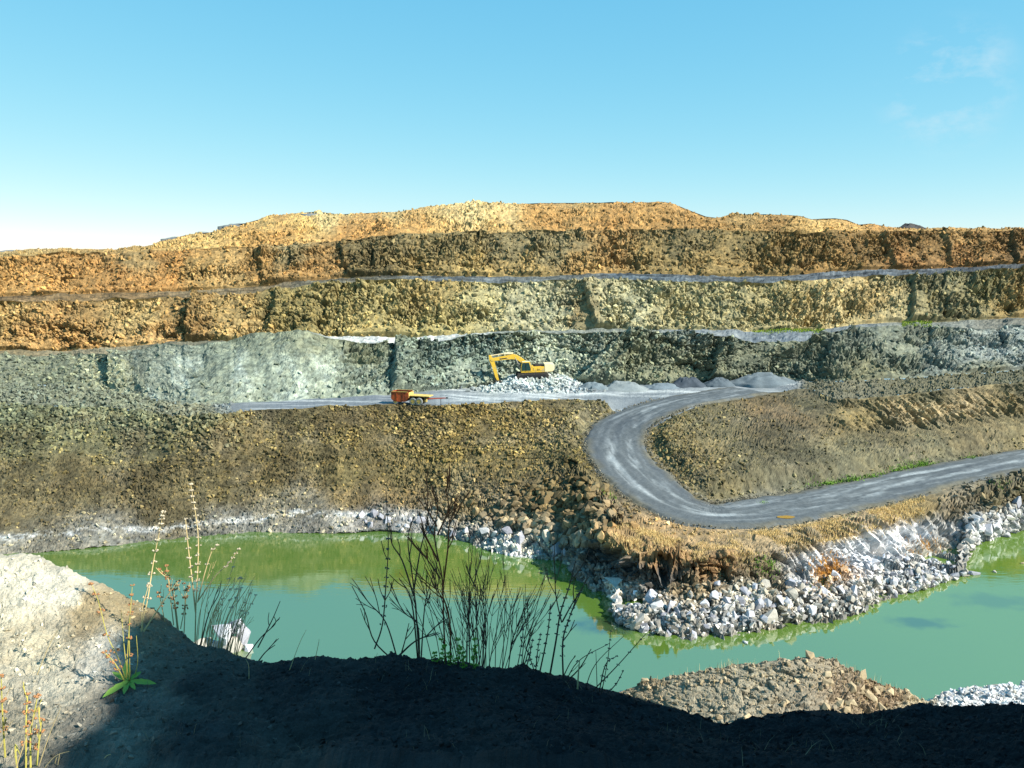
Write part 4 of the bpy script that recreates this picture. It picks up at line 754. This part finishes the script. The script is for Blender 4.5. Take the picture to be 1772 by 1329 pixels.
heap(1028,672,13.2,6.0,1.5,(120,132,136),'pale low gravel heap nearest the excavator on the bench','gravel heap',GP,seed=1)
heap(1080,671,13.2,7.0,1.7,(136,144,144),'pale rounded gravel heap, second from the excavator','gravel heap',GP,seed=2,ridge=.8)
heap(1146,669,13.25,6.5,1.15,(120,132,138),'low flat grey gravel heap in the middle of the row','gravel heap',GP,seed=3,ridge=1)
heap(1191,667,13.3,6.4,2.2,(74,82,90),'dark pointed gravel heap, tallest of the row on the bench','gravel heap',GP,seed=4)
heap(1244,666,13.3,6.2,1.9,(92,102,108),'grey gravel heap between the dark heap and the broad one','gravel heap',GP,seed=5)
heap(1322,664,13.4,10.5,2.2,(112,122,126),'broad pale gravel heap at the right end of the row','gravel heap',GP,seed=6,ridge=1)
GS = 'heaps along the skyline'
heap(1578,397,0,6.6,2.0,(84,80,78),'small dark spoil heap standing on the right skyline','spoil heap',GS,'spoil_heap',228,11,0,None)
heap(1658,398.5,0,6.,.7,(96,88,78),'low dark bump on the skyline right of the dark heap','spoil heap',GS,'spoil_heap',230,12,1,None)
for k, (x, y, w_, h, lab) in enumerate([(45,433.5,13,.9,'low blue grey heap at the far left end of the skyline'),(112,432.5,12,.9,'blue grey heap on the left skyline, second from the left edge'),(165,433,10,.7,'small flat blue grey heap on the left skyline, third from the edge'),(318,411,9,1.2,'grey heap where the left skyline starts to climb'),(352,405,8,1.1,'grey heap on the climbing skyline, upper of two neighbours'),(420,389,10,1.0,'grey heap below the bright yellow cut on the skyline'),(545,369,12,.8,'grey heap on top of the bright yellow cut')]):
    heap(x, y+4, 0, w_, h*.75+.3, (134,138,136), lab, 'spoil heap', GS, 'spoil_heap', 229, 20+k, 1, None)

# rusty puddle in the bend
def puddle():
    p = at_z(1360, 896, 5.2); d, z = road_near(np.array([p[0]]), np.array([p[1]])); a = np.linspace(0, 2*math.pi, 40, endpoint=False)
    r = 1+.35*fbm(np.cos(a)*1.5, np.sin(a)*1.5, 3, 3); V = np.stack([p[0]+1.1*r*np.cos(a), p[1]+.6*r*np.sin(a), 0*a+float(z[0])+.14], -1)
    me = mesh_np('puddle', V, np.arange(40)[None], 40); me.materials.append(plain_mat('rusty_puddle_water', (150,118,50), .12, 0, .1, 2, spec=.5))
    o = bpy.data.objects.new('puddle', me); COL.objects.link(o); tag(o, kind='structure')
puddle()

# ------------------------------------------------------------------ grass, weeds and the dry plants in front
def leaf_mat(name, rgb, trans=.25, var=.3):
    m = plain_mat(name, rgb, .7, 0, var, 20, spec=.2); return m
M_DRY = leaf_mat('dry_straw', (206,178,120)); M_GRN = leaf_mat('weed_green', (98,134,44)); M_LEAF = leaf_mat('pale_green_leaf', (112,146,62), .3, .15)
M_TWIG = leaf_mat('dark_twig_bark', (74,62,52)); M_RTW = leaf_mat('reddish_twig_bark', (120,72,44)); M_STRAW = leaf_mat('straw_stem', (196,174,124), .2, .15)
M_SEED = leaf_mat('pale_seed_whorl', (178,164,138)); M_RSD = leaf_mat('rusty_seed_whorl', (150,106,68)); M_GSD = leaf_mat('grey_seed_whorl', (96,92,84)); M_YGR = leaf_mat('yellow_green_blade', (170,160,78))
def blades(name, q, hmin, hmax, wd, seed, mat, label, cat, lean=.5):
    r = np.random.default_rng(seed); n = len(q); h = hmin+(hmax-hmin)*r.random(n); a = r.random(n)*6.28; b = r.random(n)*6.28
    side = np.stack([np.cos(a), np.sin(a), 0*a], -1)*(wd*(.6+.8*r.random(n)))[:, None]; ln = np.stack([np.cos(b), np.sin(b), 0*b], -1)*(lean*h*r.random(n))[:, None]
    up = np.stack([0*a, 0*a, h], -1)
    v = np.stack([q-side, q+side, q+side*.7+up*.6+ln*.35, q-side*.7+up*.6+ln*.35, q+up+ln], 1).reshape(-1, 3)
    i = np.arange(n)[:, None]*5; f = np.concatenate([i+np.array([[0, 1, 2]]), i+np.array([[0, 2, 3]]), i+np.array([[3, 2, 4]])])
    me = mesh_np(name, v, f, 3); me.materials.append(mat); o = bpy.data.objects.new(name, me); COL.objects.link(o); tag(o, label, cat, kind='stuff'); return o
def grass(name, strip, n, weight, *a, **k):
    q, N, c, px, py = pick(strip, n, weight, a[3]); d, _ = road_near(q[:, 0], q[:, 1]); q = q[(d > RW+.1) | (strip == 'near')]; return blades(name, q, *a, **k)
edge = lambda x: np.interp(x, [1070, 1200, 1300, 1400, 1500, 1580], [925, 945, 940, 925, 900, 880])
grass('dry_grass', 'shore_bank', 15000, lambda x, y: (x > 1060)*(x < 1600)*(G(y, edge(x), 18)+.12*G(y, edge(x)+26, 16)*(x > 1180)*(x < 1300))*np.clip(.5+2*fbm(x/40, y/14, 99, 3), 0, 1), .1, .42, .022, 71, M_DRY, 'tawny dry grass along the outer edge of the hairpin road', 'grass', .8)
grass('dry_grass', 'shore_bank', 1600, lambda x, y: G(x, 1432, 22)*G(y, 995, 20)+.6*G(x, 1600, 25)*G(y, 950, 12), .15, .5, .028, 72, leaf_mat('orange_straw', (196,140,58)), 'orange dry grass patch between the white slabs', 'grass', .8)
grass('dry_grass', 'shore_bank', 1800, lambda x, y: (x > 740)*(x < 960)*G(y, np.interp(x, [740, 960], [868, 905]), 10), .1, .35, .025, 73, leaf_mat('grey_straw', (168,146,104)), 'greyish dry grass above the white rocks of the far bank', 'grass', .8)
grass('green_grass', 'shore_bank', 900, lambda x, y: G(x, 1325, 16)*G(y, 985, 12)+G(x, 1415, 14)*G(y, 1022, 8)+G(x, 1060, 20)*G(y, 852, 10)+.5*G(x, 1460, 22)*G(y, 890, 6)+.5*G(x, 1740, 22)*G(y, 845, 8), .12, .4, .03, 74, M_GRN, 'little green tufts on the peninsula bank', 'grass', .7)
grass('green_grass', 'spoil_slope', 2200, lambda x, y: G(x, 1490, 60)*G(y, np.interp(x, [1430, 1600], [828, 803]), 6)+.7*G(x, 1590, 30)*G(y, 796, 7)+.3*G(x, 1325, 10)*G(y, 868, 5)+.4*G(x, 1680, 14)*G(y, 785, 6), .12, .5, .035, 75, M_GRN, 'green grass strip where the slope meets the lower road', 'grass', .7)
grass('green_grass', 'bench_middle', 1800, lambda x, y: (x > 1300)*(x < 1425)*sm(580, 574, y)+.7*(x > 1560)*(x < 1612), .2, .5, .06, 76, leaf_mat('bright_grass', (120,140,40)), 'thin bright green grass line below the middle rock face', 'grass', .7)
grass('dry_grass', 'near', 700, lambda x, y: G(x, 1258, 10)*G(y, 1160, 10)+.6*G(x, 1500, 60)+.25*G(x, 1250, 90), .15, .75, .012, 77, M_STRAW, 'thin straw stalks standing on the near bank', 'grass', .35)

q_, N_, c_, X_, Y_ = pick('fore', 380, lambda x, y: (y > 1000)*(y < 1345)*(STRIPS['fore'][0][..., 1] < 4.3)*(STRIPS['fore'][0][..., 1] > 2.2)*np.clip(.4+2.5*fbm(x/90, y/50, 88, 3), 0, 2), 91)
blades('dry_litter', q_, .006, .05, .001, 92, leaf_mat('grey_litter', (120,108,84)), 'short dead grass and litter on the foreground mound', 'grass', 2.2)

def weed(px, py, h, label, seed, mat=M_GRN):
    r = np.random.default_rng(seed); P, N, X, Yp, c = STRIPS['spoil_slope']; i = np.argmin((X-px)**2+(Yp-py)**2); p = P.reshape(-1, 3)[i]
    t = empty('green_weed', p); n = 260
    q = r.normal(size=(n, 3))*np.array([.55, .45, .34])*h; q[:, 2] = np.abs(q[:, 2])+.05
    a = r.normal(size=(n, 3)); b = r.normal(size=(n, 3)); a /= np.linalg.norm(a, axis=1)[:, None]; b /= np.linalg.norm(b, axis=1)[:, None]; s = .1*h*(.6+r.random((n, 1)))
    V = np.stack([q-a*s, q-b*s*.5, q+a*s, q+b*s*.5], 1).reshape(-1, 3)
    me = mesh_np('foliage', V, np.arange(n*4).reshape(n, 4), 4); me.materials.append(mat); o = bpy.data.objects.new('foliage', me); COL.objects.link(o); o.parent = t; o['kind'] = 'stuff'
    MB().rod((0, 0, -.1), (0, 0, h*.5), .03, .015, 6).build('stem', M_TWIG, t)
    tag(t, label, 'weed', 'green weeds beside the lower road')
for k, (x, y, h, lab) in enumerate([(1437,829,1.0,'bushy green weed at the left end of the roadside strip'),(1476,822,1.1,'wide green weed, second along the lower road'),(1512,818,.9,'green weed in the middle of the roadside strip'),(1556,806,1.1,'tall green weed right of the middle of the strip'),(1598,796,.9,'green weed near the right end of the strip'),(1682,787,.8,'lone green weed farthest right beside the lower road'),(1322,867,.6,'tiny green weed inside the hairpin bend')]): weed(x, y, h, lab, 300+k)

def tube(pts, r0, r1, k=5, sub=5):
    S = catmull(np.asarray(pts, float), sub) if len(pts) > 2 else np.linspace(pts[0], pts[1], sub+1)
    tg = np.gradient(S, axis=0); tg /= np.linalg.norm(tg, axis=1)[:, None]+1e-9
    u = np.cross(tg, [0, 1, .2]); u /= np.linalg.norm(u, axis=1)[:, None]+1e-9; v = np.cross(tg, u)
    a = np.linspace(0, 2*math.pi, k, endpoint=False); rr = np.linspace(r0, r1, len(S))[:, None, None]
    V = S[:, None]+rr*(u[:, None]*np.cos(a)[None, :, None]+v[:, None]*np.sin(a)[None, :, None])
    n = len(S); i = np.arange(n*k).reshape(n, k); j = np.roll(i, -1, 1)
    Fq = np.stack([i[:-1], j[:-1], j[1:], i[1:]], -1).reshape(-1, 4)
    return V.reshape(-1, 3), Fq, S
def join(parts):
    V, Fq, b = [], [], 0
    for v, f in parts: V.append(v); Fq.append(f+b); b += len(v)
    return np.vstack(V), np.vstack(Fq)
def link(name, V, Fq, mat, parent, kind=None):
    me = mesh_np(name, V-np.array(parent.location), Fq, Fq.shape[1]); me.materials.append(mat)
    o = bpy.data.objects.new(name, me); COL.objects.link(o); o.parent = parent
    if kind: o['kind'] = kind
    return o
OCT = np.array([(1,0,0),(-1,0,0),(0,1,0),(0,-1,0),(0,0,1),(0,0,-1)], float); OCF = np.array([(0,2,4),(2,1,4),(1,3,4),(3,0,4),(2,0,5),(1,2,5),(3,1,5),(0,3,5)])
def whorl(p, R, rb, r, n=7):
    out = []
    for k in range(n):
        a = r.random()*6.28; q = p+np.array([math.cos(a)*R, math.sin(a)*R, (r.random()-.5)*R*.7])
        out.append((OCT*rb*(.7+.6*r.random())*np.array([1, 1, .8])+q, OCF))
    return out
def crest(px): t = np.array(G4t); return np.interp(px, t[:, 0], t[:, 1]), np.interp(px, t[:, 0], t[:, 2])
def plant(name, label, cat, stems, seed, mat=M_TWIG, seedmat=None, r0=.004, whs=None, side=0, group=None, sidelen=(.08, .2)):
    """stems: polylines of (px, py, distance); whs: per stem (first, last, count, size) of the seed whorls"""
    r = np.random.default_rng(seed); first = np.array(stems[0][0], float); root = at_y(first[0], first[1], first[2])
    t = empty(name, root); W_ = []
    for si, st in enumerate(stems):
        st = np.array(st, float); pts = at_y(st[:, 0], st[:, 1], st[:, 2]); pts[0, 2] -= .03
        if len(pts) == 2: pts = np.array([pts[0], pts.mean(0)+r.normal(size=3)*.01, pts[1]])
        rs = r0*(.8+.4*r.random()); V, Fq, S = tube(pts, rs, rs*.45); parts = [(V, Fq)]
        if side:
            for _ in range(r.integers(max(1, side-2), side+2)):
                k = int(len(S)*(.3+.6*r.random())); k = min(k, len(S)-2); d = S[k+1]-S[k]; d /= np.linalg.norm(d)
                o_ = r.normal(size=3); o_[2] = abs(o_[2])*.3; d2 = d+.55*o_/np.linalg.norm(o_); d2 /= np.linalg.norm(d2); L_ = sidelen[0]+(sidelen[1]-sidelen[0])*r.random()
                q = [S[k], S[k]+d2*L_*.5, S[k]+d2*L_*.8+d*L_*.25]
                v2, f2, S2 = tube(q, rs*.6, rs*.4, 4, 3); parts.append((v2, f2))
                if r.random() < .6:
                    d3 = d2+.5*r.normal(size=3)/1.7; d3 /= np.linalg.norm(d3); parts.append(tube([S2[3], S2[3]+d3*L_*.35+d*L_*.1], rs*.5, rs*.35, 4, 3)[:2])
        link('stem', *join(parts), mat, t)
        if whs and si < len(whs) and whs[si]:
            a, b, n, sz = whs[si]
            for f in np.linspace(a, b, n):
                x = f*(len(S)-1); k = min(int(x), len(S)-2); p = S[k]+(S[k+1]-S[k])*(x-k); W_ += whorl(p, sz*(1.15-.5*(f-a)/(b-a+1e-6)), sz*.5, r)
    if W_: link('seed_whorls', *join(W_), seedmat or M_GSD, t, 'stuff')
    tag(t, label, cat, group); return t
DG = 'dry plants along the lip of the mound'
# dense broom in the middle
r_ = np.random.default_rng(5); st = []
for k in range(38):
    bx = r_.normal(835, 34); f = (bx-835)/34; by, Y = crest(bx); Y += .05+.25*r_.random(); h = 190*(.55+.5*r_.random())
    tx = bx+f*26+r_.normal(0, 16); st.append([(bx, by+6, Y), ((bx*1.2+tx*.8)/2+r_.normal(0, 5), by-h*.5, Y), (tx, by-h, Y+.05*r_.normal())])
plant('dry_bush', 'dense dark twiggy bush in the middle of the shaded lip', 'bush', st, 6, M_TWIG, None, .0024, None, 5, DG)
plant('dry_bush', 'tall reddish brown branching twig rising left of the dense bush', 'bush', [[(772,1158,3.85),(768,1080,3.85),(765,1000,3.87),(752,930,3.9),(758,870,3.9),(746,838,3.9)],[(766,1010,3.87),(775,950,3.87),(778,905,3.9),(792,872,3.92)],[(758,960,3.88),(738,930,3.87),(728,905,3.87)],[(762,990,3.88),(742,972,3.86),(735,962,3.86)],[(757,915,3.9),(776,880,3.9),(770,846,3.9)],[(756,900,3.9),(740,880,3.9),(742,850,3.9)],[(780,1150,3.82),(776,1060,3.8),(748,1010,3.8)]], 7, M_RTW, None, .0042, None, 6, DG, (.05, .14))
plant('dry_stalk', 'bare forked dark stalk leaning left at the left end of the lip bushes', 'stalk', [[(692,1142,3.85),(648,1110,3.85),(632,1060,3.85),(609,1014,3.85)],[(648,1112,3.85),(662,1080,3.85),(668,1010,3.86),(672,940,3.87),(668,850,3.88)],[(690,1138,3.85),(668,1078,3.85),(640,1045,3.85),(620,1020,3.85)],[(690,1135,3.85),(700,1112,3.85),(706,1088,3.85)],[(690,1124,3.85),(718,1110,3.85),(752,1095,3.85)]], 8, M_TWIG, M_GSD, .0042, [None,(.25,.95,13,.009)], 2, DG)
plant('dry_stalk', 'slender bare stalks forking upward between the leaning stalk and the red twig', 'stalk', [[(727,1145,3.8),(720,1060,3.8),(714,1000,3.8),(706,940,3.8),(711,905,3.8)],[(716,1020,3.8),(696,970,3.8),(678,940,3.8),(673,900,3.8)],[(716,1010,3.8),(728,950,3.8),(742,900,3.8)],[(724,1140,3.82),(712,1040,3.82),(690,1000,3.82)],[(726,1120,3.82),(722,1080,3.8),(700,1060,3.8),(676,1020,3.8)],[(728,1140,3.8),(735,1050,3.8),(745,1010,3.8)]], 9, M_TWIG, None, .0038, None, 3, DG, (.05, .12))
plant('dry_stalk', 'upright dark stalk with grey seed whorls right of the dense bush', 'stalk', [[(948,1178,3.75),(962,1110,3.75),(970,1060,3.75),(985,1015,3.75),(996,970,3.77)],[(973,1065,3.75),(990,1045,3.75),(1005,1024,3.75)],[(972,1066,3.75),(962,1030,3.75),(960,985,3.75),(957,960,3.75)],[(975,1168,3.75),(974,1110,3.75),(985,1070,3.75),(1001,1026,3.75)],[(930,1172,3.75),(947,1100,3.75),(953,1045,3.75)]], 10, M_TWIG, M_GSD, .004, [(.3,.98,9,.008),(.4,1,4,.007),None,(.2,.98,10,.008),(.3,.95,7,.007)], 2, DG)
plant('dry_stalk', 'short whorled stalks crowding the foot of the upright stalk', 'stalk', [[(888,1176,3.72),(900,1130,3.72),(906,1085,3.72)],[(900,1177,3.74),(915,1140,3.74),(922,1105,3.74)],[(925,1180,3.72),(930,1130,3.72),(936,1095,3.72)],[(935,1182,3.74),(921,1150,3.74),(915,1130,3.74)],[(965,1182,3.7),(985,1150,3.7),(996,1135,3.7)],[(972,1184,3.7),(1000,1145,3.7),(1055,1113,3.7)],[(962,1183,3.7),(1000,1160,3.7),(1023,1123,3.7)],[(890,1172,3.76),(916,1120,3.76)]], 11, M_TWIG, M_GSD, .0034, [(.3,.95,5,.007),(.3,.95,5,.007),(.3,.95,6,.007),(.3,.9,4,.007),None,(.5,.95,3,.006),None], 1, DG, (.03, .08))
plant('dry_stalk', 'thin spreading stalks with tiny seed whorls at the right end of the lip plants', 'stalk', [[(1040,1194,3.65),(1052,1140,3.65),(1057,1090,3.65)],[(1018,1192,3.65),(1070,1150,3.65),(1118,1096,3.65)],[(1035,1196,3.66),(1048,1150,3.66),(1068,1135,3.66)],[(1010,1190,3.65),(1030,1150,3.65),(1080,1100,3.65)],[(1042,1196,3.65),(1065,1185,3.65),(1079,1160,3.65)],[(1034,1195,3.63),(1032,1150,3.63),(1031,1125,3.63)]], 12, M_TWIG, M_GSD, .0026, [(.2,.98,6,.006),(.3,.9,4,.006),(.3,.98,5,.006),None,(.3,.98,4,.006),None], 0, DG)
plant('dry_stalk', 'single pale straw stub standing right of the whorled stalks', 'stalk', [[(999,1190,3.6),(1001,1165,3.6),(1003,1143,3.6)]], 13, M_STRAW, None, .004, None, 0, DG)
plant('leafy_weed', 'green leafy seedlings low among the dense bush stems', 'weed', [[(755+9*k,1166,3.7),(753+9*k+4*math.sin(k*3),1150,3.7),(752+9*k+9*math.sin(k*2),1130-12*(k % 3),3.7)] for k in range(9)], 14, M_GRN, M_GRN, .002, [(.3,1,5,.012)]*9, 0, DG)
# sunlit dead-nettle stalks on the left
S1 = [[(238,1142,3.9),(246,1080,3.92),(255,1040,3.95),(266,970,4.),(278,910,4.),(283,886,4.)],[(246,1080,3.92),(246,1055,3.93),(258,1010,3.95)],[(248,1082,3.92),(280,1045,3.95),(308,1005,3.97)]]
plant('dead_nettle', 'tall pale dead stalk with seed whorls rooted on the lit mound', 'stalk', S1, 15, M_STRAW, M_SEED, .0036, [(.42,1,11,.012),(.5,1,3,.010),None], 0, DG)
S2 = [[(337,1108,4.18),(339,1050,4.2),(342,990,4.2),(343,930,4.22),(337,880,4.23),(330,838,4.24)],[(338,1050,4.2),(332,1000,4.2),(326,950,4.21),(321,898,4.22)],[(342,1030,4.2),(352,1000,4.2),(366,955,4.21),(376,943,4.21)],[(341,1032,4.2),(370,1000,4.2),(395,975,4.2),(413,950,4.2)]]
plant('dead_nettle', 'tallest dead stalk with ladder of pale whorls against the far bank', 'stalk', S2, 16, M_STRAW, M_SEED, .0034, [(.3,1,15,.0115),(.35,1,7,.0105),(.5,1,3,.009),(.6,1,5,.009)], 0, DG)
S3 = [[(308,1080,4.25),(302,1040,4.25),(290,1000,4.25),(276,985,4.25)],[(306,1078,4.25),(301,1030,4.25),(308,1005,4.25)],[(300,1072,4.25),(292,1010,4.25),(288,978,4.25)],[(318,1085,4.25),(322,1030,4.25),(327,1015,4.25)],[(312,1078,4.25),(320,1045,4.25),(318,1010,4.25)],[(285,1068,4.27),(278,1040,4.27),(275,1025,4.27)]]
plant('dead_nettle', 'short rusty whorled stalks clustered behind the mound edge', 'stalk', S3, 17, M_STRAW, M_RSD, .003, [(.3,1,5,.012),(.3,1,5,.012),(.3,1,5,.012),(.3,1,5,.01),(.3,1,5,.01),(.4,1,3,.012)], 1, DG, (.04, .1))
r_ = np.random.default_rng(9); st = []
for k in range(34):
    bx = 335+75*r_.random(); by, Y = crest(bx); Y += .05+.3*r_.random(); h = 60+80*r_.random(); st.append([(bx, by+8, Y), (bx+8+12*r_.random(), by-h*.5, Y), (bx+18+34*r_.random(), by-h, Y)])
plant('dry_bush', 'fan of thin straw stems leaning right over the pale boulder', 'bush', st, 18, M_STRAW, M_SEED, .0022, [(.7,1,3,.008) if k % 4 == 0 else None for k in range(34)], 1, DG, (.03, .1))
plant('dry_stalk', 'dark bare branches reaching right beyond the pale boulder', 'stalk', [[(345,1110,4.1),(362,1060,4.1),(378,1030,4.1),(383,1005,4.1)],[(415,1142,4.0),(450,1105,4.0),(476,1080,4.0),(474,1066,4.0)],[(446,1110,4.0),(470,1075,4.0),(485,1040,4.0)],[(436,1150,3.98),(458,1130,3.98),(476,1116,3.98)],[(385,1130,4.08),(405,1090,4.08),(420,1062,4.08)]], 19, M_TWIG, None, .0034, None, 1, DG, (.04, .1))
def leaf(parent, base, tip, wd, mat=M_LEAF, sag=.0):
    b, e = at_y(*base), at_y(*tip); d = e-b; L_ = np.linalg.norm(d); s = np.cross(d/L_, [0, -.5, .86]); s /= np.linalg.norm(s); n_ = np.cross(s, d/L_)
    V = []; m = 9
    for i in range(m):
        f = i/(m-1); w_ = wd*(math.sin(math.pi*min(1, f*.92+.06))**.8)*(1+.12*math.sin(i*2.6)); c = b+d*f-np.array([0, 0, sag])*f*f*2
        V += [c-s*w_+n_*w_*.3, c, c+s*w_+n_*w_*.3]
    i = np.arange(m-1)[:, None]*3; Fq = np.concatenate([i+np.array([[0, 1, 4, 3]]), i+np.array([[1, 2, 5, 4]])])
    o = link('leaf', np.array(V), Fq, mat, parent); o.data.polygons.foreach_set('use_smooth', np.ones(len(Fq), bool))
FP = STRIPS['fore'][0]; FPX_, FPY_ = project(FP); FM = (FP[..., 1] > 2.2) & (FP[..., 1] < 4.6)
def fgY(px, py):
    d = np.where(FM, (FPX_-px)**2+(FPY_-py)**2, 1e9); return float(FP[..., 1].ravel()[np.argmin(d)])
RY = fgY(222, 1178)-.01
ro = plant('rosette_weed', 'green leaved weed with rusty whorled stalks on the lit mound', 'weed', [[(222,1178,RY+0.00),(205,1140,RY+0.02),(186,1100,RY+0.05),(170,1040,RY+0.08),(158,1010,RY+0.10)],[(224,1176,RY+0.00),(216,1130,RY+0.02),(210,1060,RY+0.05)],[(224,1176,RY+0.00),(224,1120,RY+0.00),(223,1070,RY+0.02)],[(220,1178,RY+0.00),(200,1150,RY-0.02),(180,1128,RY-0.04)],[(226,1176,RY+0.02),(238,1148,RY+0.03),(236,1100,RY+0.04)],[(217,1180,RY+0.00),(222,1110,RY+0.00),(229,1012,RY+0.05)]], 20, M_YGR, M_RSD, .0026, [(.35,1,5,.013),None,(.4,.9,3,.01),(.4,1,4,.012),None,(.75,1,4,.01)], 0, DG)
for b, e, wd in [((222,1178,RY-0.01),(170,1212,RY-0.14),.02),((222,1180,RY-0.01),(213,1205,RY-0.12),.014),((226,1178,RY-0.01),(278,1184,RY-0.08),.016),((222,1176,RY-0.01),(217,1140,RY-0.03),.018),((226,1176,RY+0.00),(247,1160,RY-0.03),.014),((220,1178,RY-0.01),(190,1160,RY-0.04),.013),((224,1178,RY+0.00),(236,1196,RY-0.08),.011)]: leaf(ro, b, (b[0]+(e[0]-b[0])*.85, b[1]+(e[1]-b[1])*.85, fgY(b[0]+(e[0]-b[0])*.85, b[1]+(e[1]-b[1])*.85)-.03), wd*.8)
bl = plant('straw_weed', 'yellow stemmed weed with rusty whorls in the bottom left corner', 'weed', [[(52,1332,2.75),(53,1270,2.8),(58,1240,2.82),(65,1205,2.84)],[(60,1332,2.75),(68,1280,2.78),(72,1245,2.8)],[(30,1332,2.74),(26,1290,2.76),(34,1305,2.72)],[(44,1332,2.76),(45,1250,2.8),(48,1200,2.84)],[(8,1300,2.9),(4,1230,2.9),(2,1170,2.9)]], 21, M_YGR, M_RSD, .0032, [(.35,1,4,.013),(.4,1,3,.011),None,(.3,1,5,.011),(.3,1,5,.012)], 1, DG, (.03, .07))
st = []
r_ = np.random.default_rng(12)
for (x0, y0, x1, y1) in [(60,1330,105,1225),(62,1332,120,1300),(0,1278,25,1245),(55,1300,78,1262),(95,1332,103,1305),(20,1335,70,1215),(62,1160,100,1090),(165,1330,192,1305),(430,1180,425,1140),(330,1320,350,1295),(88,1330,100,1310),(5,1205,22,1192),(500,1150,530,1090),(545,1130,552,1106)]:
    Y = 2.75+(1330-y0)/160*.75; st.append([(x0, y0, Y), ((x0+x1)/2+3, (y0+y1)/2-6, Y), (x1, y1, Y)])
plant('straw_tuft', 'scattered pale straw blades curving up from the mound soil', 'grass', st, 22, M_STRAW, None, .0018, None, 0, DG)
# white outcrop on the near shore, far below the lip
t = empty('rock_outcrop', at_z(400, 1125, 0)); r_ = np.random.default_rng(3); b0 = np.array(t.location)
for k, (x, y, s) in enumerate([(385,1095,1.5),(408,1085,1.3),(420,1105,1.2),(398,1120,1.6),(375,1120,1.4),(412,1132,1.5),(430,1128,.9),(388,1140,1.6),(362,1118,1.2),(350,1112,1.1),(418,1150,1.5)]):
    o = bpy.data.objects.new('boulder', BM[k % len(BM)]); COL.objects.link(o); o.parent = t; o.location = at_y(x, y, b0[1]+.4*(k % 3))-b0; o.scale = (s*.85, s*.8, s*.85); o.rotation_euler = tuple(r_.random(3)*6)
tag(t, 'white rock outcrop at the waterside behind the straw stems', 'rock')
